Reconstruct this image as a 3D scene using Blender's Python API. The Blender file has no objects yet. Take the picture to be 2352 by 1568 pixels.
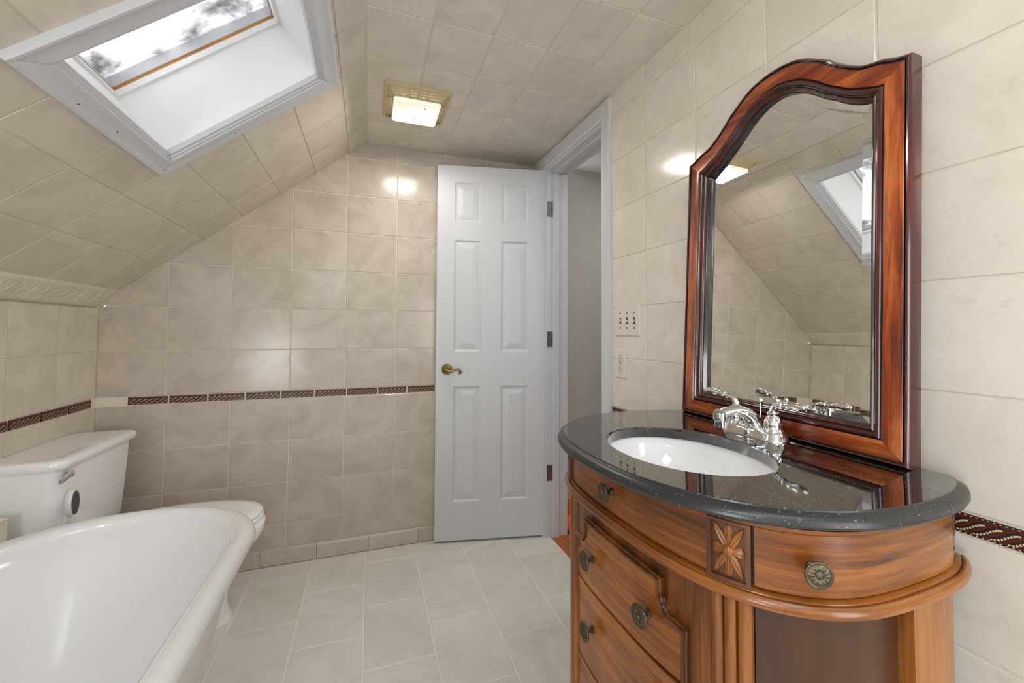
import bpy, bmesh, math, random
from mathutils import Vector, Matrix
random.seed(7)
PI = math.pi
S = bpy.context.scene
COL = S.collection

# ------------------------------------------------------------------ camera
W_, H_ = 2352.0, 1568.0
F_, DCX, DCY = 979.16, 27.37, -56.70
cyaw, cpit, crol = 0.3482, 0.0311, 0.0033
fwd0 = Vector((math.sin(cyaw), math.cos(cyaw), 0)); rt0 = Vector((math.cos(cyaw), -math.sin(cyaw), 0)); up0 = Vector((0, 0, 1))
fwd = fwd0 * math.cos(cpit) + up0 * math.sin(cpit)
upp = -fwd0 * math.sin(cpit) + up0 * math.cos(cpit)
rt = rt0 * math.cos(crol) + upp * math.sin(crol)
upc = -rt0 * math.sin(crol) + upp * math.cos(crol)
cd = bpy.data.cameras.new('camera'); cam = bpy.data.objects.new('camera', cd); COL.objects.link(cam)
cam.matrix_world = Matrix(((rt.x, upc.x, -fwd.x, -0.9453), (rt.y, upc.y, -fwd.y, -2.4399), (rt.z, upc.z, -fwd.z, 1.1672), (0, 0, 0, 1)))
cd.sensor_fit = 'HORIZONTAL'; cd.sensor_width = 36.0; cd.lens = F_ / W_ * 36.0
cd.shift_x = -DCX / W_; cd.shift_y = DCY / W_
cd.clip_start = 0.02; cd.clip_end = 200
S.camera = cam

# ------------------------------------------------------------------ world, lamps, exposure
H0 = 2.150
wd = bpy.data.worlds.new('overcast_sky'); S.world = wd; wd.use_nodes = True
bg = wd.node_tree.nodes['Background']
bg.inputs[0].default_value = (0.97, 0.985, 1.0, 1); bg.inputs[1].default_value = 11.0
S.view_settings.view_transform = 'Standard'; S.view_settings.look = 'None'
S.view_settings.exposure = 0.33; S.view_settings.gamma = 1.0; S.view_settings.use_curve_mapping = False
try:
    S.cycles.max_bounces = 10; S.cycles.diffuse_bounces = 6; S.cycles.glossy_bounces = 6
    S.cycles.transparent_max_bounces = 12; S.cycles.sample_clamp_indirect = 6.0
    S.cycles.caustics_reflective = False; S.cycles.caustics_refractive = False
except Exception:
    pass

def area(name, loc, target, sx, sy, power, color=(1, 1, 1), portal=False):
    ld = bpy.data.lights.new(name, 'AREA'); ld.shape = 'RECTANGLE'; ld.size = sx; ld.size_y = sy
    ld.energy = power; ld.color = color
    if portal: ld.cycles.is_portal = True
    o = bpy.data.objects.new(name, ld); COL.objects.link(o); o.location = loc
    o.rotation_euler = (Vector(target) - Vector(loc)).to_track_quat('-Z', 'Y').to_euler()
    return o
# added fill at an invented rear window; portal below samples the real skylight
area('added_rear_fill', (-1.0, -3.74, 1.40), (-1.0, 0.0, 1.15), 1.7, 1.3, 2.5, (0.95, 0.985, 1.0))
# added fill lamp on the slope behind the camera (its housing is built further down)
area('skylight_portal', (-1.48, -1.0625, 2.07), (-0.85, -1.0625, 1.28), 0.56, 0.56, 1, portal=True)
area('added_slope_fill', (-1.335, -2.90, 1.84), (-0.72, -2.90, 1.07), 0.46, 0.46, 7, (0.95, 0.985, 1.0))

area('added_ceiling_fill', (-0.55, -2.75, H0), (-0.55, -2.75, 0), 0.55, 0.55, 4.5, (0.95, 0.985, 1.0))  # added downward fill lamp, unseen behind the camera
area('added_right_fill', (0.03, -3.05, 1.05), (-1.2, -1.6, 1.2), 0.7, 1.1, 14, (0.95, 0.985, 1.0))  # added fill lamp low on the right wall, brightens the slope
area('added_left_fill', (-2.06, -2.95, 0.85), (-0.6, -1.9, 1.0), 0.8, 0.6, 17, (0.95, 0.985, 1.0))  # added fill lamp on the left, brightens the vanity front

# ------------------------------------------------------------------ helpers
def newbm(): return bmesh.new()
def to_obj(name, bm, mats, parent=None, loc=None, smooth=False, flat_angle=None):
    me = bpy.data.meshes.new(name)
    bmesh.ops.recalc_face_normals(bm, faces=bm.faces)
    bm.to_mesh(me); bm.free()
    if not isinstance(mats, (list, tuple)): mats = [mats]
    for m in mats: me.materials.append(m)
    if smooth:
        me.polygons.foreach_set('use_smooth', [True] * len(me.polygons))
        if flat_angle:
            try: me.set_sharp_from_angle(angle=flat_angle)
            except Exception: pass
    o = bpy.data.objects.new(name, me); COL.objects.link(o)
    if parent: o.parent = parent
    if loc: o.location = loc
    return o
def empty(name, loc=(0, 0, 0), rz=0.0):
    o = bpy.data.objects.new(name, None); COL.objects.link(o); o.location = loc; o.rotation_euler = (0, 0, rz); o.empty_display_size = 0.05
    return o
def tag(o, label=None, cat=None, group=None, kind=None):
    if label: o['label'] = label
    if cat: o['category'] = cat
    if group: o['group'] = group
    if kind: o['kind'] = kind
    return o
def box(bm, x0, x1, y0, y1, z0, z1, bev=0.0, mi=0):
    vs = [bm.verts.new(p) for p in ((x0, y0, z0), (x1, y0, z0), (x1, y1, z0), (x0, y1, z0), (x0, y0, z1), (x1, y0, z1), (x1, y1, z1), (x0, y1, z1))]
    fs = [bm.faces.new([vs[i] for i in f]) for f in ((0, 3, 2, 1), (4, 5, 6, 7), (0, 1, 5, 4), (1, 2, 6, 5), (2, 3, 7, 6), (3, 0, 4, 7))]
    for f in fs: f.material_index = mi
    if bev > 0:
        es = list({e for f in fs for e in f.edges})
        bmesh.ops.bevel(bm, geom=es, offset=bev, segments=2, profile=0.6, affect='EDGES')
    return vs
def grid(bm, rows, closed_u=False, closed_v=False, mi=0):
    """rows: list of lists of Vector; makes quads between"""
    V = [[bm.verts.new(p) for p in r] for r in rows]
    n, m = len(V), len(V[0])
    for i in range(n if closed_u else n - 1):
        for j in range(m if closed_v else m - 1):
            a, b, c, d = V[i][j], V[i][(j + 1) % m], V[(i + 1) % n][(j + 1) % m], V[(i + 1) % n][j]
            try:
                f = bm.faces.new((a, b, c, d)); f.material_index = mi
            except ValueError: pass
    return V
def capf(bm, ring, mi=0):
    try:
        f = bm.faces.new(ring); f.material_index = mi
    except ValueError: pass
def lathe(bm, prof, mat=Matrix.Identity(4), n=24, mi=0, rfun=None):
    """prof: list of (r, h) along local Z"""
    rows = []
    for r, h in prof:
        rows.append([mat @ Vector((r * (rfun(2 * PI * k / n, r, h) if rfun else 1) * math.cos(2 * PI * k / n), r * (rfun(2 * PI * k / n, r, h) if rfun else 1) * math.sin(2 * PI * k / n), h)) for k in range(n)])
    V = grid(bm, rows, False, True, mi)
    if prof[0][0] > 1e-6: capf(bm, V[0], mi)
    if prof[-1][0] > 1e-6: capf(bm, V[-1], mi)
def tube(bm, pts, rad, n=10, mi=0, cap=True):
    pts = [Vector(p) for p in pts]
    if not isinstance(rad, (list, tuple)): rad = [rad] * len(pts)
    rows = []; up = None
    for i, p in enumerate(pts):
        d = (pts[min(i + 1, len(pts) - 1)] - pts[max(i - 1, 0)]).normalized()
        if up is None:
            up = d.orthogonal().normalized()
        up = (up - d * up.dot(d)).normalized(); sd = d.cross(up)
        rows.append([p + (up * math.cos(2 * PI * k / n) + sd * math.sin(2 * PI * k / n)) * rad[i] for k in range(n)])
    V = grid(bm, rows, False, True, mi)
    if cap: capf(bm, V[0], mi); capf(bm, V[-1], mi)
def smooth_path(pts, k=6):
    P = [Vector(p) for p in pts]; out = []
    for i in range(len(P) - 1):
        p0 = P[max(i - 1, 0)]; p1 = P[i]; p2 = P[i + 1]; p3 = P[min(i + 2, len(P) - 1)]
        for j in range(k):
            t = j / k
            out.append(0.5 * ((2 * p1) + (p2 - p0) * t + (2 * p0 - 5 * p1 + 4 * p2 - p3) * t * t + (3 * p1 - p0 - 3 * p2 + p3) * t ** 3))
    out.append(P[-1]); return out

# ------------------------------------------------------------------ materials
def srgb(r, g, b):
    f = lambda c: (c / 255.0 / 12.92) if c / 255.0 <= 0.04045 else ((c / 255.0 + 0.055) / 1.055) ** 2.4
    return (f(r), f(g), f(b), 1)
def mat(name):
    m = bpy.data.materials.new(name); m.use_nodes = True; nt = m.node_tree
    b = nt.nodes['Principled BSDF']; return m, nt, b
def N(nt, t, **kw):
    n = nt.nodes.new(t)
    for k, v in kw.items(): setattr(n, k, v)
    return n
def plain(name, col, rough=0.5, metal=0.0, noise=0.0, scale=8, bump=0.0, coat=0.0, spec=None):
    m, nt, b = mat(name); b.inputs['Roughness'].default_value = rough; b.inputs['Metallic'].default_value = metal
    if coat: b.inputs['Coat Weight'].default_value = coat; b.inputs['Coat Roughness'].default_value = 0.08
    if spec is not None: b.inputs['Specular IOR Level'].default_value = spec
    tc = N(nt, 'ShaderNodeTexCoord'); nz = N(nt, 'ShaderNodeTexNoise'); nz.inputs['Scale'].default_value = scale; nz.inputs['Detail'].default_value = 5
    nt.links.new(tc.outputs['Object'], nz.inputs['Vector'])
    mx = N(nt, 'ShaderNodeMix', data_type='RGBA'); mx.inputs['A'].default_value = tuple(c * (1 - noise) for c in col[:3]) + (1,)
    mx.inputs['B'].default_value = tuple(min(1, c * (1 + noise)) for c in col[:3]) + (1,)
    nt.links.new(nz.outputs['Fac'], mx.inputs['Factor']); nt.links.new(mx.outputs['Result'], b.inputs['Base Color'])
    if bump:
        bp = N(nt, 'ShaderNodeBump'); bp.inputs['Strength'].default_value = bump; bp.inputs['Distance'].default_value = 0.002
        nt.links.new(nz.outputs['Fac'], bp.inputs['Height']); nt.links.new(bp.outputs['Normal'], b.inputs['Normal'])
    return m
def tile_mat(name, light, dark, rough=0.22, var=0.05, scale=5.0, amt=1.0, bump=0.12, bscale=6.0, coat=0.0):
    m, nt, b = mat(name)
    L = nt.links.new
    tc = N(nt, 'ShaderNodeTexCoord'); oi = N(nt, 'ShaderNodeObjectInfo')
    mul = N(nt, 'ShaderNodeVectorMath', operation='SCALE'); mul.inputs[0].default_value = (37.0, 91.0, 53.0); L(oi.outputs['Random'], mul.inputs['Scale'])
    add = N(nt, 'ShaderNodeVectorMath', operation='ADD'); L(tc.outputs['Object'], add.inputs[0]); L(mul.outputs[0], add.inputs[1])
    n1 = N(nt, 'ShaderNodeTexNoise'); n1.inputs['Scale'].default_value = scale; n1.inputs['Detail'].default_value = 9; n1.inputs['Roughness'].default_value = 0.62; n1.inputs['Distortion'].default_value = 0.8
    L(add.outputs[0], n1.inputs['Vector'])
    cr = N(nt, 'ShaderNodeValToRGB'); cr.color_ramp.elements[0].position = 0.33; cr.color_ramp.elements[1].position = 0.60
    cr.color_ramp.elements[0].color = dark; cr.color_ramp.elements[1].color = light
    L(n1.outputs['Fac'], cr.inputs['Fac'])
    # thin darker veins
    n2 = N(nt, 'ShaderNodeTexNoise'); n2.inputs['Scale'].default_value = scale * 2.4; n2.inputs['Detail'].default_value = 12; n2.inputs['Roughness'].default_value = 0.7; n2.inputs['Distortion'].default_value = 1.6
    L(add.outputs[0], n2.inputs['Vector'])
    c2 = N(nt, 'ShaderNodeValToRGB'); c2.color_ramp.elements[0].position = 0.28; c2.color_ramp.elements[0].color = (0.80, 0.79, 0.77, 1); c2.color_ramp.elements[1].position = 0.42; c2.color_ramp.elements[1].color = (1, 1, 1, 1)
    L(n2.outputs['Fac'], c2.inputs['Fac'])
    mm = N(nt, 'ShaderNodeMix', data_type='RGBA', blend_type='MULTIPLY'); mm.inputs['Factor'].default_value = amt
    L(cr.outputs['Color'], mm.inputs['A']); L(c2.outputs['Color'], mm.inputs['B'])
    mr = N(nt, 'ShaderNodeMapRange'); mr.inputs['To Min'].default_value = 1 - var; mr.inputs['To Max'].default_value = 1 + var; L(oi.outputs['Random'], mr.inputs['Value'])
    hs = N(nt, 'ShaderNodeHueSaturation'); L(mm.outputs['Result'], hs.inputs['Color']); L(mr.outputs[0], hs.inputs['Value'])
    L(hs.outputs[0], b.inputs['Base Color']); b.inputs['Roughness'].default_value = rough
    if coat: b.inputs['Coat Weight'].default_value = coat; b.inputs['Coat Roughness'].default_value = 0.1
    n3 = N(nt, 'ShaderNodeTexNoise'); n3.inputs['Scale'].default_value = bscale; n3.inputs['Detail'].default_value = 3; L(add.outputs[0], n3.inputs['Vector'])
    bp = N(nt, 'ShaderNodeBump'); bp.inputs['Strength'].default_value = bump; bp.inputs['Distance'].default_value = 0.01
    L(n3.outputs['Fac'], bp.inputs['Height']); L(bp.outputs['Normal'], b.inputs['Normal'])
    return m
def wood(name, dark, mid, light, axis='z', fine=60, stretch=0.06, rough=0.28, coat=0.5, big=2.2, contrast=(0.30, 0.52, 0.72)):
    m, nt, b = mat(name); L = nt.links.new
    tc = N(nt, 'ShaderNodeTexCoord'); mp = N(nt, 'ShaderNodeMapping')
    sc = [stretch, stretch, 1] if axis == 'h' else [1, 1, 1]
    if axis != 'h': sc['xyz'.index(axis)] = stretch
    mp.inputs['Scale'].default_value = sc
    L(tc.outputs['Object'], mp.inputs['Vector'])
    n1 = N(nt, 'ShaderNodeTexNoise'); n1.inputs['Scale'].default_value = fine; n1.inputs['Detail'].default_value = 10; n1.inputs['Roughness'].default_value = 0.7; n1.inputs['Distortion'].default_value = 0.6
    L(mp.outputs[0], n1.inputs['Vector'])
    mp2 = N(nt, 'ShaderNodeMapping'); sc2 = [0.35, 0.35, 1] if axis == 'h' else [0.35 if c == axis else 1 for c in 'xyz']; mp2.inputs['Scale'].default_value = sc2; L(tc.outputs['Object'], mp2.inputs['Vector'])
    n2 = N(nt, 'ShaderNodeTexNoise'); n2.inputs['Scale'].default_value = big * 4; n2.inputs['Detail'].default_value = 3; L(mp2.outputs[0], n2.inputs['Vector'])
    mx = N(nt, 'ShaderNodeMath', operation='ADD'); s1 = N(nt, 'ShaderNodeMath', operation='MULTIPLY'); s1.inputs[1].default_value = 0.5; s2 = N(nt, 'ShaderNodeMath', operation='MULTIPLY'); s2.inputs[1].default_value = 0.5
    L(n1.outputs['Fac'], s1.inputs[0]); L(n2.outputs['Fac'], s2.inputs[0]); L(s1.outputs[0], mx.inputs[0]); L(s2.outputs[0], mx.inputs[1])
    cr = N(nt, 'ShaderNodeValToRGB'); e = cr.color_ramp.elements; e[0].position = contrast[0]; e[0].color = dark; e[1].position = contrast[2]; e[1].color = light
    k = e.new(contrast[1]); k.color = mid
    L(mx.outputs[0], cr.inputs['Fac']); L(cr.outputs['Color'], b.inputs['Base Color'])
    b.inputs['Roughness'].default_value = rough; b.inputs['Coat Weight'].default_value = coat; b.inputs['Coat Roughness'].default_value = 0.12
    bp = N(nt, 'ShaderNodeBump'); bp.inputs['Strength'].default_value = 0.12; bp.inputs['Distance'].default_value = 0.001; L(n1.outputs['Fac'], bp.inputs['Height']); L(bp.outputs['Normal'], b.inputs['Normal'])
    return m

M = {}
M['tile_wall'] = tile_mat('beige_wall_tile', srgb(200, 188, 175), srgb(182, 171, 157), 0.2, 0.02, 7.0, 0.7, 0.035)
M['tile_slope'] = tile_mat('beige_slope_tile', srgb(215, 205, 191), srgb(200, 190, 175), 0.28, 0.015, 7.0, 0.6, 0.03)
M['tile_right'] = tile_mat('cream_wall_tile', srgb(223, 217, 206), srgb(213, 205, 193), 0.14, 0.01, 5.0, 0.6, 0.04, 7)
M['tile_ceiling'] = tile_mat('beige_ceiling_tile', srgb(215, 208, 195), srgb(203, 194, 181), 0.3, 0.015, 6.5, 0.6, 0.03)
M['tile_floor'] = tile_mat('grey_beige_floor_tile', srgb(221, 219, 211), srgb(208, 205, 195), 0.35, 0.02, 5.0, 0.5, 0.03)
M['grout'] = plain('cream_grout', srgb(224, 216, 202), 0.7, noise=0.05, scale=30, bump=0.3)
M['grout_floor'] = plain('pale_floor_grout', srgb(232, 228, 220), 0.75, noise=0.04, scale=30, bump=0.3)
M['paint'] = plain('white_semi_gloss_paint', srgb(204, 206, 211), 0.4, noise=0.01, scale=3)
M['trim_paint'] = plain('white_trim_paint', srgb(202, 204, 209), 0.4, noise=0.02, scale=4)
M['tunnel'] = plain('white_shaft_board', srgb(236, 236, 236), 0.55, noise=0.01, scale=3)
M['dark_gap'] = plain('dark_gap', srgb(40, 38, 36), 0.9)
M['porcelain'] = plain('white_porcelain', srgb(242, 243, 246), 0.1, noise=0.01, scale=2, coat=0.2)
M['basin'] = plain('white_basin_porcelain', srgb(246, 247, 250), 0.08, noise=0.01, scale=2, coat=0.3)
M['tub'] = plain('white_bath_enamel', srgb(226, 227, 230), 0.14, noise=0.01, scale=2, coat=0.2)
M['chrome'] = plain('polished_chrome', (0.82, 0.83, 0.85, 1), 0.06, 1.0)
M['dark_detail'] = plain('dark_mark', srgb(40, 42, 45), 0.5)  # dark colour of slots, pin hole, screws and lettering
M['brass'] = plain('aged_brass', srgb(150, 126, 84), 0.2, 1.0, noise=0.15, scale=60)
M['steel'] = plain('satin_steel', srgb(176, 177, 180), 0.32, 1.0)
M['plastic'] = plain('ivory_plastic', srgb(218, 212, 200), 0.35)
M['fixture'] = plain('yellowed_plastic', srgb(200, 182, 142), 0.4, noise=0.05, scale=20)
M['bronze'] = plain('antique_bronze', srgb(98, 88, 72), 0.38, 0.9, noise=0.5, scale=120, bump=0.6)
M['hall_wall'] = plain('grey_hall_paint', srgb(176, 174, 171), 0.8, noise=0.02, scale=4)
M['hall_ceiling'] = plain('white_hall_ceiling', srgb(206, 207, 209), 0.8)
M['hall_wood'] = wood('hall_hardwood', srgb(120, 52, 18), srgb(186, 98, 40), srgb(222, 140, 70), 'y', 40, 0.05, 0.3, 0.4)
M['hall_base'] = wood('hall_oak_base', srgb(170, 100, 40), srgb(205, 140, 66), srgb(222, 160, 84), 'x', 40, 0.05, 0.35, 0.3)
M['mah_v'] = wood('mahogany_upright', srgb(60, 16, 6), srgb(142, 60, 22), srgb(206, 116, 58), 'z', 75, 0.07, 0.3, 0.25, 2.2, (0.38, 0.49, 0.62))
M['mah_h'] = wood('mahogany_cross', srgb(60, 16, 6), srgb(142, 60, 22), srgb(206, 116, 58), 'y', 75, 0.07, 0.3, 0.25, 2.2, (0.38, 0.49, 0.62))
M['mah_dark'] = wood('dark_mahogany_moulding', srgb(18, 5, 4), srgb(74, 18, 10), srgb(120, 44, 26), 'z', 40, 0.1, 0.2, 0.7)
M['groove'] = plain('black_glaze', srgb(14, 8, 7), 0.25, coat=0.5)
M['cab_h'] = wood('honey_brown_drawer_wood', srgb(58, 26, 6), srgb(122, 68, 22), srgb(168, 104, 42), 'h', 70, 0.05, 0.3, 0.25, 1.2, (0.38, 0.49, 0.62))
M['cab_v'] = wood('honey_brown_upright_wood', srgb(54, 26, 8), srgb(114, 64, 22), srgb(158, 98, 40), 'z', 70, 0.05, 0.3, 0.25, 1.2, (0.38, 0.49, 0.62))
M['cab_panel'] = wood('walnut_side_panel', srgb(42, 20, 8), srgb(70, 38, 17), srgb(96, 58, 28), 'z', 30, 0.03, 0.4, 0.15, 2.0)
M['cab_dark'] = wood('dark_glazed_wood', srgb(40, 20, 8), srgb(84, 48, 20), srgb(128, 80, 38), 'z', 60, 0.1, 0.35, 0.35)
M['cream'] = plain('cream_tessera', srgb(226, 196, 156), 0.3); M['navy'] = plain('navy_tessera', srgb(26, 34, 42), 0.3)
M['maroon'] = plain('maroon_tessera', srgb(108, 34, 24), 0.3); M['mosaic_bed'] = plain('umber_mosaic_bed', srgb(60, 40, 28), 0.5)

# black granite with dust and pale scratches
def granite(edge=False):
    m, nt, b = mat('black_granite_edge' if edge else 'black_granite'); L = nt.links.new
    tc = N(nt, 'ShaderNodeTexCoord')
    n1 = N(nt, 'ShaderNodeTexNoise'); n1.inputs['Scale'].default_value = 260; n1.inputs['Detail'].default_value = 2; L(tc.outputs['Object'], n1.inputs['Vector'])
    c1 = N(nt, 'ShaderNodeValToRGB'); c1.color_ramp.elements[0].position = 0.67; c1.color_ramp.elements[0].color = (0, 0, 0, 1); c1.color_ramp.elements[1].position = 0.74; c1.color_ramp.elements[1].color = (1, 1, 1, 1)
    L(n1.outputs['Fac'], c1.inputs['Fac'])
    mp = N(nt, 'ShaderNodeMapping'); mp.inputs['Scale'].default_value = (1, 0.25, 1); mp.inputs['Rotation'].default_value = (0, 0, 0.5); L(tc.outputs['Object'], mp.inputs['Vector'])
    n2 = N(nt, 'ShaderNodeTexNoise'); n2.inputs['Scale'].default_value = 70; n2.inputs['Detail'].default_value = 8; n2.inputs['Roughness'].default_value = 0.75; L(mp.outputs[0], n2.inputs['Vector'])
    c2 = N(nt, 'ShaderNodeValToRGB'); c2.color_ramp.elements[0].position = 0.60; c2.color_ramp.elements[0].color = (0, 0, 0, 1); c2.color_ramp.elements[1].position = 0.72; c2.color_ramp.elements[1].color = (1, 1, 1, 1); L(n2.outputs['Fac'], c2.inputs['Fac'])
    n3 = N(nt, 'ShaderNodeTexNoise'); n3.inputs['Scale'].default_value = 9; n3.inputs['Detail'].default_value = 3; L(tc.outputs['Object'], n3.inputs['Vector'])
    c3 = N(nt, 'ShaderNodeValToRGB'); c3.color_ramp.elements[0].position = 0.42; c3.color_ramp.elements[0].color = (0, 0, 0, 1); c3.color_ramp.elements[1].position = 0.68; L(n3.outputs['Fac'], c3.inputs['Fac'])
    mu = N(nt, 'ShaderNodeMath', operation='MULTIPLY'); L(c2.outputs['Color'], mu.inputs[0]); L(c3.outputs['Color'], mu.inputs[1])
    ad = N(nt, 'ShaderNodeMath', operation='MAXIMUM'); m1 = N(nt, 'ShaderNodeMath', operation='MULTIPLY'); m1.inputs[1].default_value = 0.7; L(c1.outputs['Color'], m1.inputs[0])
    L(m1.outputs[0], ad.inputs[0]); L(mu.outputs[0], ad.inputs[1])
    mx = N(nt, 'ShaderNodeMix', data_type='RGBA'); mx.inputs['A'].default_value = (0.008, 0.008, 0.008, 1); mx.inputs['B'].default_value = (0.42, 0.42, 0.43, 1); L(ad.outputs[0], mx.inputs['Factor'])
    L(mx.outputs['Result'], b.inputs['Base Color'])
    mr = N(nt, 'ShaderNodeMapRange'); mr.inputs['To Min'].default_value = 0.03; mr.inputs['To Max'].default_value = 0.10; L(c3.outputs['Color'], mr.inputs['Value']); L(mr.outputs[0], b.inputs['Roughness'])
    b.inputs['IOR'].default_value = 1.5 if edge else 2.1; b.inputs['Coat Weight'].default_value = 0.0 if edge else 0.7; b.inputs['Coat IOR'].default_value = 1.6
    if edge: mr.inputs['To Min'].default_value = 0.28; mr.inputs['To Max'].default_value = 0.40; mx.inputs['A'].default_value = (0.022, 0.023, 0.025, 1); b.inputs['Coat Roughness'].default_value = 0.03
    return m
M['granite'] = granite()
M['granite_edge'] = granite(True)
def mirror_mat():
    m, nt, b = mat('silvered_glass'); b.inputs['Base Color'].default_value = (0.93, 0.94, 0.92, 1); b.inputs['Metallic'].default_value = 1; b.inputs['Roughness'].default_value = 0.0
    return m
M['mirror'] = mirror_mat()
def pane_mat():
    m, nt, b = mat('weathered_skylight_pane'); L = nt.links.new; nt.nodes.remove(b)
    out = nt.nodes['Material Output']
    tc = N(nt, 'ShaderNodeTexCoord'); n1 = N(nt, 'ShaderNodeTexNoise'); n1.inputs['Scale'].default_value = 5; n1.inputs['Detail'].default_value = 14; n1.inputs['Roughness'].default_value = 0.72; n1.inputs['Distortion'].default_value = 0.35
    L(tc.outputs['Object'], n1.inputs['Vector'])
    cr = N(nt, 'ShaderNodeValToRGB'); cr.color_ramp.elements[0].position = 0.36; cr.color_ramp.elements[0].color = (0.075, 0.076, 0.078, 1); cr.color_ramp.elements[1].position = 0.56; cr.color_ramp.elements[1].color = (0.42, 0.42, 0.42, 1)
    L(n1.outputs['Fac'], cr.inputs['Fac'])
    tr = N(nt, 'ShaderNodeBsdfTransparent'); tl = N(nt, 'ShaderNodeBsdfTranslucent'); gl = N(nt, 'ShaderNodeBsdfGlossy'); gl.inputs['Roughness'].default_value = 0.05
    L(cr.outputs['Color'], tr.inputs['Color']); L(cr.outputs['Color'], tl.inputs['Color'])
    ms = N(nt, 'ShaderNodeMixShader'); ms.inputs[0].default_value = 0.35; L(tr.outputs[0], ms.inputs[1]); L(tl.outputs[0], ms.inputs[2])
    m2 = N(nt, 'ShaderNodeMixShader'); m2.inputs[0].default_value = 0.04; L(ms.outputs[0], m2.inputs[1]); L(gl.outputs[0], m2.inputs[2]); L(m2.outputs[0], out.inputs['Surface'])
    return m
M['pane'] = pane_mat()
def lens_mat():
    m, nt, b = mat('lit_lamp_lens'); L = nt.links.new
    b.inputs['Base Color'].default_value = (0.9, 0.88, 0.8, 1); b.inputs['Roughness'].default_value = 0.35
    tc = N(nt, 'ShaderNodeTexCoord'); g = N(nt, 'ShaderNodeTexGradient', gradient_type='SPHERICAL'); mp = N(nt, 'ShaderNodeMapping')
    mp.inputs['Location'].default_value = (-0.25, -0.55, 0); mp.inputs['Scale'].default_value = (6.0, 6.0, 1.0)
    L(tc.outputs['Object'], mp.inputs['Vector']); L(mp.outputs[0], g.inputs['Vector'])
    mr = N(nt, 'ShaderNodeMapRange'); mr.inputs['To Min'].default_value = 0.45; mr.inputs['To Max'].default_value = 1.6; L(g.outputs['Fac'], mr.inputs['Value'])
    b.inputs['Emission Color'].default_value = (1.0, 0.93, 0.76, 1); L(mr.outputs[0], b.inputs['Emission Strength'])
    return m
M['lens'] = lens_mat()

# ------------------------------------------------------------------ room geometry constants
XL, H = -2.085, 2.181
SK = 0.02394                          # the right wall runs 1.4 degrees off square
Lk = math.hypot(SK, 1)
TV = Vector((SK / Lk, -1 / Lk, 0)); NV = Vector((-1 / Lk, -SK / Lk, 0))
RW = Matrix(((NV.x, TV.x, 0, 0), (NV.y, TV.y, 0, 0), (0, 0, 1, 0), (0, 0, 0, 1)))   # local (depth, along, z) -> world
RZ = math.atan2(NV.y, NV.x)
def w3(e, a, z=0): return RW @ Vector((e, a, z))
YN = -3.75                             # wall behind the camera
ZK, XK, ZS, XS = 1.262, -2.085, 1.344, -2.017     # knee wall top, start of slope
SL = 0.8001; XC = (H - (ZS - SL * XS)) / SL       # x where slope meets ceiling
SLEN = math.hypot(XC - XS, H - ZS); SD = Vector((XC - XS, 0, H - ZS)).normalized(); SN = Vector((SD.z, 0, -SD.x))  # SN: into the room
GR = 0.0022                           # half grout joint
TH = 0.0032                           # tile proud of the grout

class Plane:
    """tiling plane: origin, u, v directions and n (towards the room)"""
    def __init__(s, o, u, v, n): s.o, s.u, s.v, s.n = Vector(o), Vector(u), Vector(v), Vector(n); s.M = Matrix(((s.u.x, s.v.x, s.n.x, s.o.x), (s.u.y, s.v.y, s.n.y, s.o.y), (s.u.z, s.v.z, s.n.z, s.o.z), (0, 0, 0, 1)))
def clip(poly, a, b, c):
    """keep a*x+b*y<=c"""
    out = []
    for i in range(len(poly)):
        p, q = poly[i], poly[(i + 1) % len(poly)]; dp, dq = a * p[0] + b * p[1] - c, a * q[0] + b * q[1] - c
        if dp <= 0: out.append(p)
        if dp * dq < 0: t = dp / (dp - dq); out.append((p[0] + (q[0] - p[0]) * t, p[1] + (q[1] - p[1]) * t))
    return out
def parea(p): return 0.5 * sum(p[i][0] * p[(i + 1) % len(p)][1] - p[(i + 1) % len(p)][0] * p[i][1] for i in range(len(p)))
def inset(poly, d):
    hp = []
    for i in range(len(poly)):
        p, q = poly[i], poly[(i + 1) % len(poly)]; ex, ey = q[0] - p[0], q[1] - p[1]; l = math.hypot(ex, ey)
        if l < 1e-6: continue
        nx, ny = ey / l, -ex / l; hp.append((nx, ny, nx * p[0] + ny * p[1] - d))
    r = poly
    for a, b, c in hp: r = clip(r, a, b, c)
    return r
RECT = {}
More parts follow.
